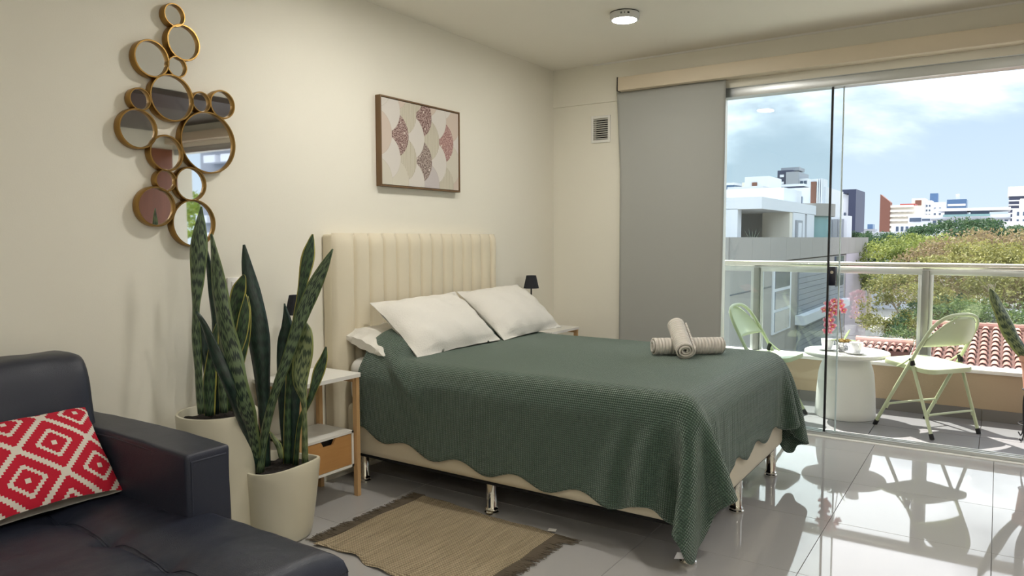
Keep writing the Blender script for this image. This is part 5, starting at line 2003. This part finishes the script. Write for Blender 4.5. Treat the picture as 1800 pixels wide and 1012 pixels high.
olive_m = foliage_mat('olive_foliage', srgb(91, 92, 54), srgb(127, 127, 72), srgb(153, 150, 91))
tan_m = foliage_mat('seedpod_foliage', srgb(102, 89, 66), srgb(133, 117, 89), srgb(135, 133, 82))
green_m = foliage_mat('green_foliage', srgb(56, 74, 46), srgb(84, 105, 62), srgb(123, 133, 79))
deep_m = foliage_mat('deep_foliage', srgb(36, 61, 41), srgb(61, 87, 58), srgb(94, 112, 74))
bright_m = foliage_mat('yellow_green_foliage', srgb(88, 104, 52), srgb(120, 132, 66), srgb(146, 150, 82))
palm_m = foliage_mat('palm_foliage', srgb(92, 119, 44), srgb(132, 150, 58), srgb(152, 163, 72))


def tree(label, x, y, top, rx, ry, rz, m, nleaf, seed, size=0.16, fork=None, m2=None):
    rnd = random.Random(seed)
    t = thing('tree', label, 'tree', (x, y, GZ), 0, 'trees beyond the balcony')
    cz = top - rz
    zf = fork if fork is not None else cz - rz * 0.9
    mb = MB()
    mb.tube([(x, y, GZ), (x + 0.1, y, (GZ + zf) / 2), (x, y, zf)], [0.30, 0.26, 0.22], 8)
    tips = []

    def grow(p, d, ln, r, depth):
        q = p + d * ln
        mid = p + d * ln * 0.5 + Vector((rnd.uniform(-1, 1), rnd.uniform(-1, 1), rnd.uniform(-0.3, 0.6))) * ln * 0.08
        mb.tube([p, mid, q], [r, r * 0.8, r * 0.62], 5 if depth else 6, cap=False)
        if depth >= 3:
            tips.append(q)
            return
        for k in range(rnd.choice((2, 3, 3))):
            e = Vector((d.x + rnd.uniform(-0.75, 0.75), d.y + rnd.uniform(-0.75, 0.75), d.z * 0.72 + rnd.uniform(-0.15, 0.35)))
            e.normalize()
            grow(q, e, ln * rnd.uniform(0.62, 0.8), r * 0.62, depth + 1)
    for k in range(6):
        a = 2 * PI * k / 6 + rnd.uniform(-0.3, 0.3)
        d = Vector((math.cos(a) * rx, math.sin(a) * ry, rz * rnd.uniform(0.8, 1.5))).normalized()
        grow(Vector((x, y, zf)), d, max(rx, ry) * 0.40, 0.15, 0)
    mb.build('trunk', bark_m, t)
    # clumps of leaves over an umbrella crown
    clumps = []
    for q in tips:
        dx, dy, dz = (q.x - x) / rx, (q.y - y) / ry, (q.z - cz) / rz
        l = math.sqrt(dx * dx + dy * dy + dz * dz)
        if l > 1:
            q = Vector((x + dx / l * rx, y + dy / l * ry, cz + dz / l * rz))
        clumps.append((q, rnd.uniform(0.6, 1.0)))
    for k in range(110):
        a = rnd.uniform(0, 2 * PI)
        s = math.sqrt(rnd.random())
        zz = math.sqrt(max(0.0, 1 - s * s))
        if rnd.random() < 0.25:
            zz *= -0.55
        clumps.append((Vector((x + rx * s * math.cos(a), y + ry * s * math.sin(a), cz + rz * zz * rnd.uniform(0.85, 1.03))), rnd.uniform(0.55, 1.05)))
    rg_ = np.random.default_rng(seed)
    ci = rg_.integers(0, len(clumps), nleaf)
    C = np.array([tuple(c[0]) for c in clumps])[ci]
    R = np.array([c[1] for c in clumps])[ci]
    d = rg_.normal(0, 1, (nleaf, 3))
    d /= np.linalg.norm(d, axis=1)[:, None]
    P = C + d * (R * rg_.random(nleaf) ** 0.45)[:, None] * np.array([1.0, 1.0, 0.55]) * (rx / 5.5)
    u = rg_.normal(0, 1, (nleaf, 3))
    u /= np.linalg.norm(u, axis=1)[:, None]
    v = np.cross(u, rg_.normal(0, 1, (nleaf, 3)))
    v /= np.linalg.norm(v, axis=1)[:, None] + 1e-9
    s = size * rg_.uniform(0.7, 1.4, nleaf)[:, None]
    V = np.stack([P - u * s, P - v * s * 0.45, P + u * s, P + v * s * 0.45], 1).reshape(-1, 3)
    me = bpy.data.meshes.new('foliage')
    me.vertices.add(len(V))
    me.vertices.foreach_set('co', V.astype(np.float32).ravel())
    me.loops.add(nleaf * 4)
    me.loops.foreach_set('vertex_index', np.arange(nleaf * 4, dtype=np.int32))
    me.polygons.add(nleaf)
    me.polygons.foreach_set('loop_start', np.arange(0, nleaf * 4, 4, dtype=np.int32))
    me.update(calc_edges=True)
    f = link_mesh('foliage', me, m, t)
    f['kind'] = 'stuff'
    return t


tree('broad olive tree just right of the concrete block corner', 2.0, 36, 0.9, 4.6, 5.0, 3.0, olive_m, 30000, 1, 0.075)
tree('broad tan seed laden tree in the middle of the canopy', 4.6, 43, 1.62, 7.0, 6.0, 3.2, tan_m, 40000, 2, 0.085)
tree('olive tree with pale forked branches at the right of the canopy', 9.6, 38, 0.9, 5.2, 5.0, 3.0, olive_m, 36000, 3, 0.08)
tree('green tree low behind the steel railing post', 2.3, 29.5, -1.35, 3.2, 3.0, 2.4, green_m, 13000, 4, 0.06)
tree('sparse green tree with forking branches above the tiled roof', 5.2, 27.5, -1.0, 3.2, 2.8, 2.4, green_m, 9000, 5, 0.055)
tree('dark green tree standing against the lilac end wall', 0.9, 32.0, -1.3, 2.2, 2.6, 2.6, deep_m, 12000, 6, 0.06)
tree('dark umbrella tree behind the canopy under the long white block', 0.2, 75, 2.75, 5.6, 5.5, 2.4, deep_m, 26000, 7, 0.13)
tree('small dark tree behind the canopy at the cream building', -10.0, 92, 1.9, 5.0, 5.0, 2.6, deep_m, 16000, 8, 0.14)
tree('yellow green tree beyond the concrete block parapet', -1.6, 58, 1.35, 5.5, 5.0, 2.8, bright_m, 26000, 9, 0.11)
tree('dark green tree at the far right behind the olive canopy', 11.5, 62, 1.0, 6.0, 5.0, 2.8, deep_m, 20000, 10, 0.11)
tree('leafy tree on the right outside the sliding door', 14.0, 6.2, 2.6, 2.2, 2.4, 3.0, palm_m, 12000, 11, 0.07)

pt = thing('palm', 'bright yellow green palm in the yard left of the tiled roof', 'palm', (0.95, 25.0, GZ))
MB().tube([(0.95, 25, GZ), (0.9, 25, -5.6), (0.95, 25, -3.6)], [0.14, 0.11, 0.10], 8).build('trunk', bark_m, pt)
rp = random.Random(12)
for k in range(16):
    a = 2 * PI * k / 16 + rp.uniform(-0.15, 0.15)
    el = rp.uniform(0.3, 1.3)
    L_ = rp.uniform(1.1, 1.5)
    pth = []
    for i in range(7):
        f = i / 6
        r = L_ * f * math.cos(el * (1 - 0.3 * f))
        z = L_ * f * math.sin(el) - 0.75 * f * f * L_
        pth.append(Vector((0.95 + r * math.cos(a), 25 + r * math.sin(a), -3.6 + z)))
    mb = MB()
    mb.tube(pth, [0.016 - 0.002 * i for i in range(7)], 4)
    for i in range(1, 7):
        for s in (-1, 1):
            for q in (0.0, 0.33, 0.66):
                p = pth[i - 1].lerp(pth[i], q)
                t_ = (pth[i] - pth[i - 1]).normalized()
                sd_ = t_.cross(Vector((0, 0, 1))).normalized() * s
                e = p + (sd_ * 0.8 + t_ * 0.6).normalized() * 0.42 * (1 - 0.07 * i) + Vector((0, 0, -0.10))
                mb.add([p, p + t_ * 0.035, e], [(0, 1, 2)])
    mb.build('frond', palm_m, pt, smooth=False)

# the louvred neighbour on the right, seen only in the wall mirrors
nb = thing('louvred_building', 'grey building with stepped louvre fins right of the balcony', 'building', (10.2, 6.5, GZ))
block(nb, 'wall', (7.6, 5.1, GZ), (12.2, 9, 8.0), gry_m)
src = None
for j in range(26):
    for i in range(7):
        c = Vector((7.9 + i * 0.6 + (0.3 if j % 2 else 0), 5.0, -2.4 + j * 0.38))
        if src is None:
            src = MB().box((-0.2, -0.16, -0.08), (0.2, 0.1, 0.08)).build('louvre', wht_m, nb, smooth=False, keep=False)
            src.location = c - nb.location
        else:
            piece(src, nb, c - nb.location)
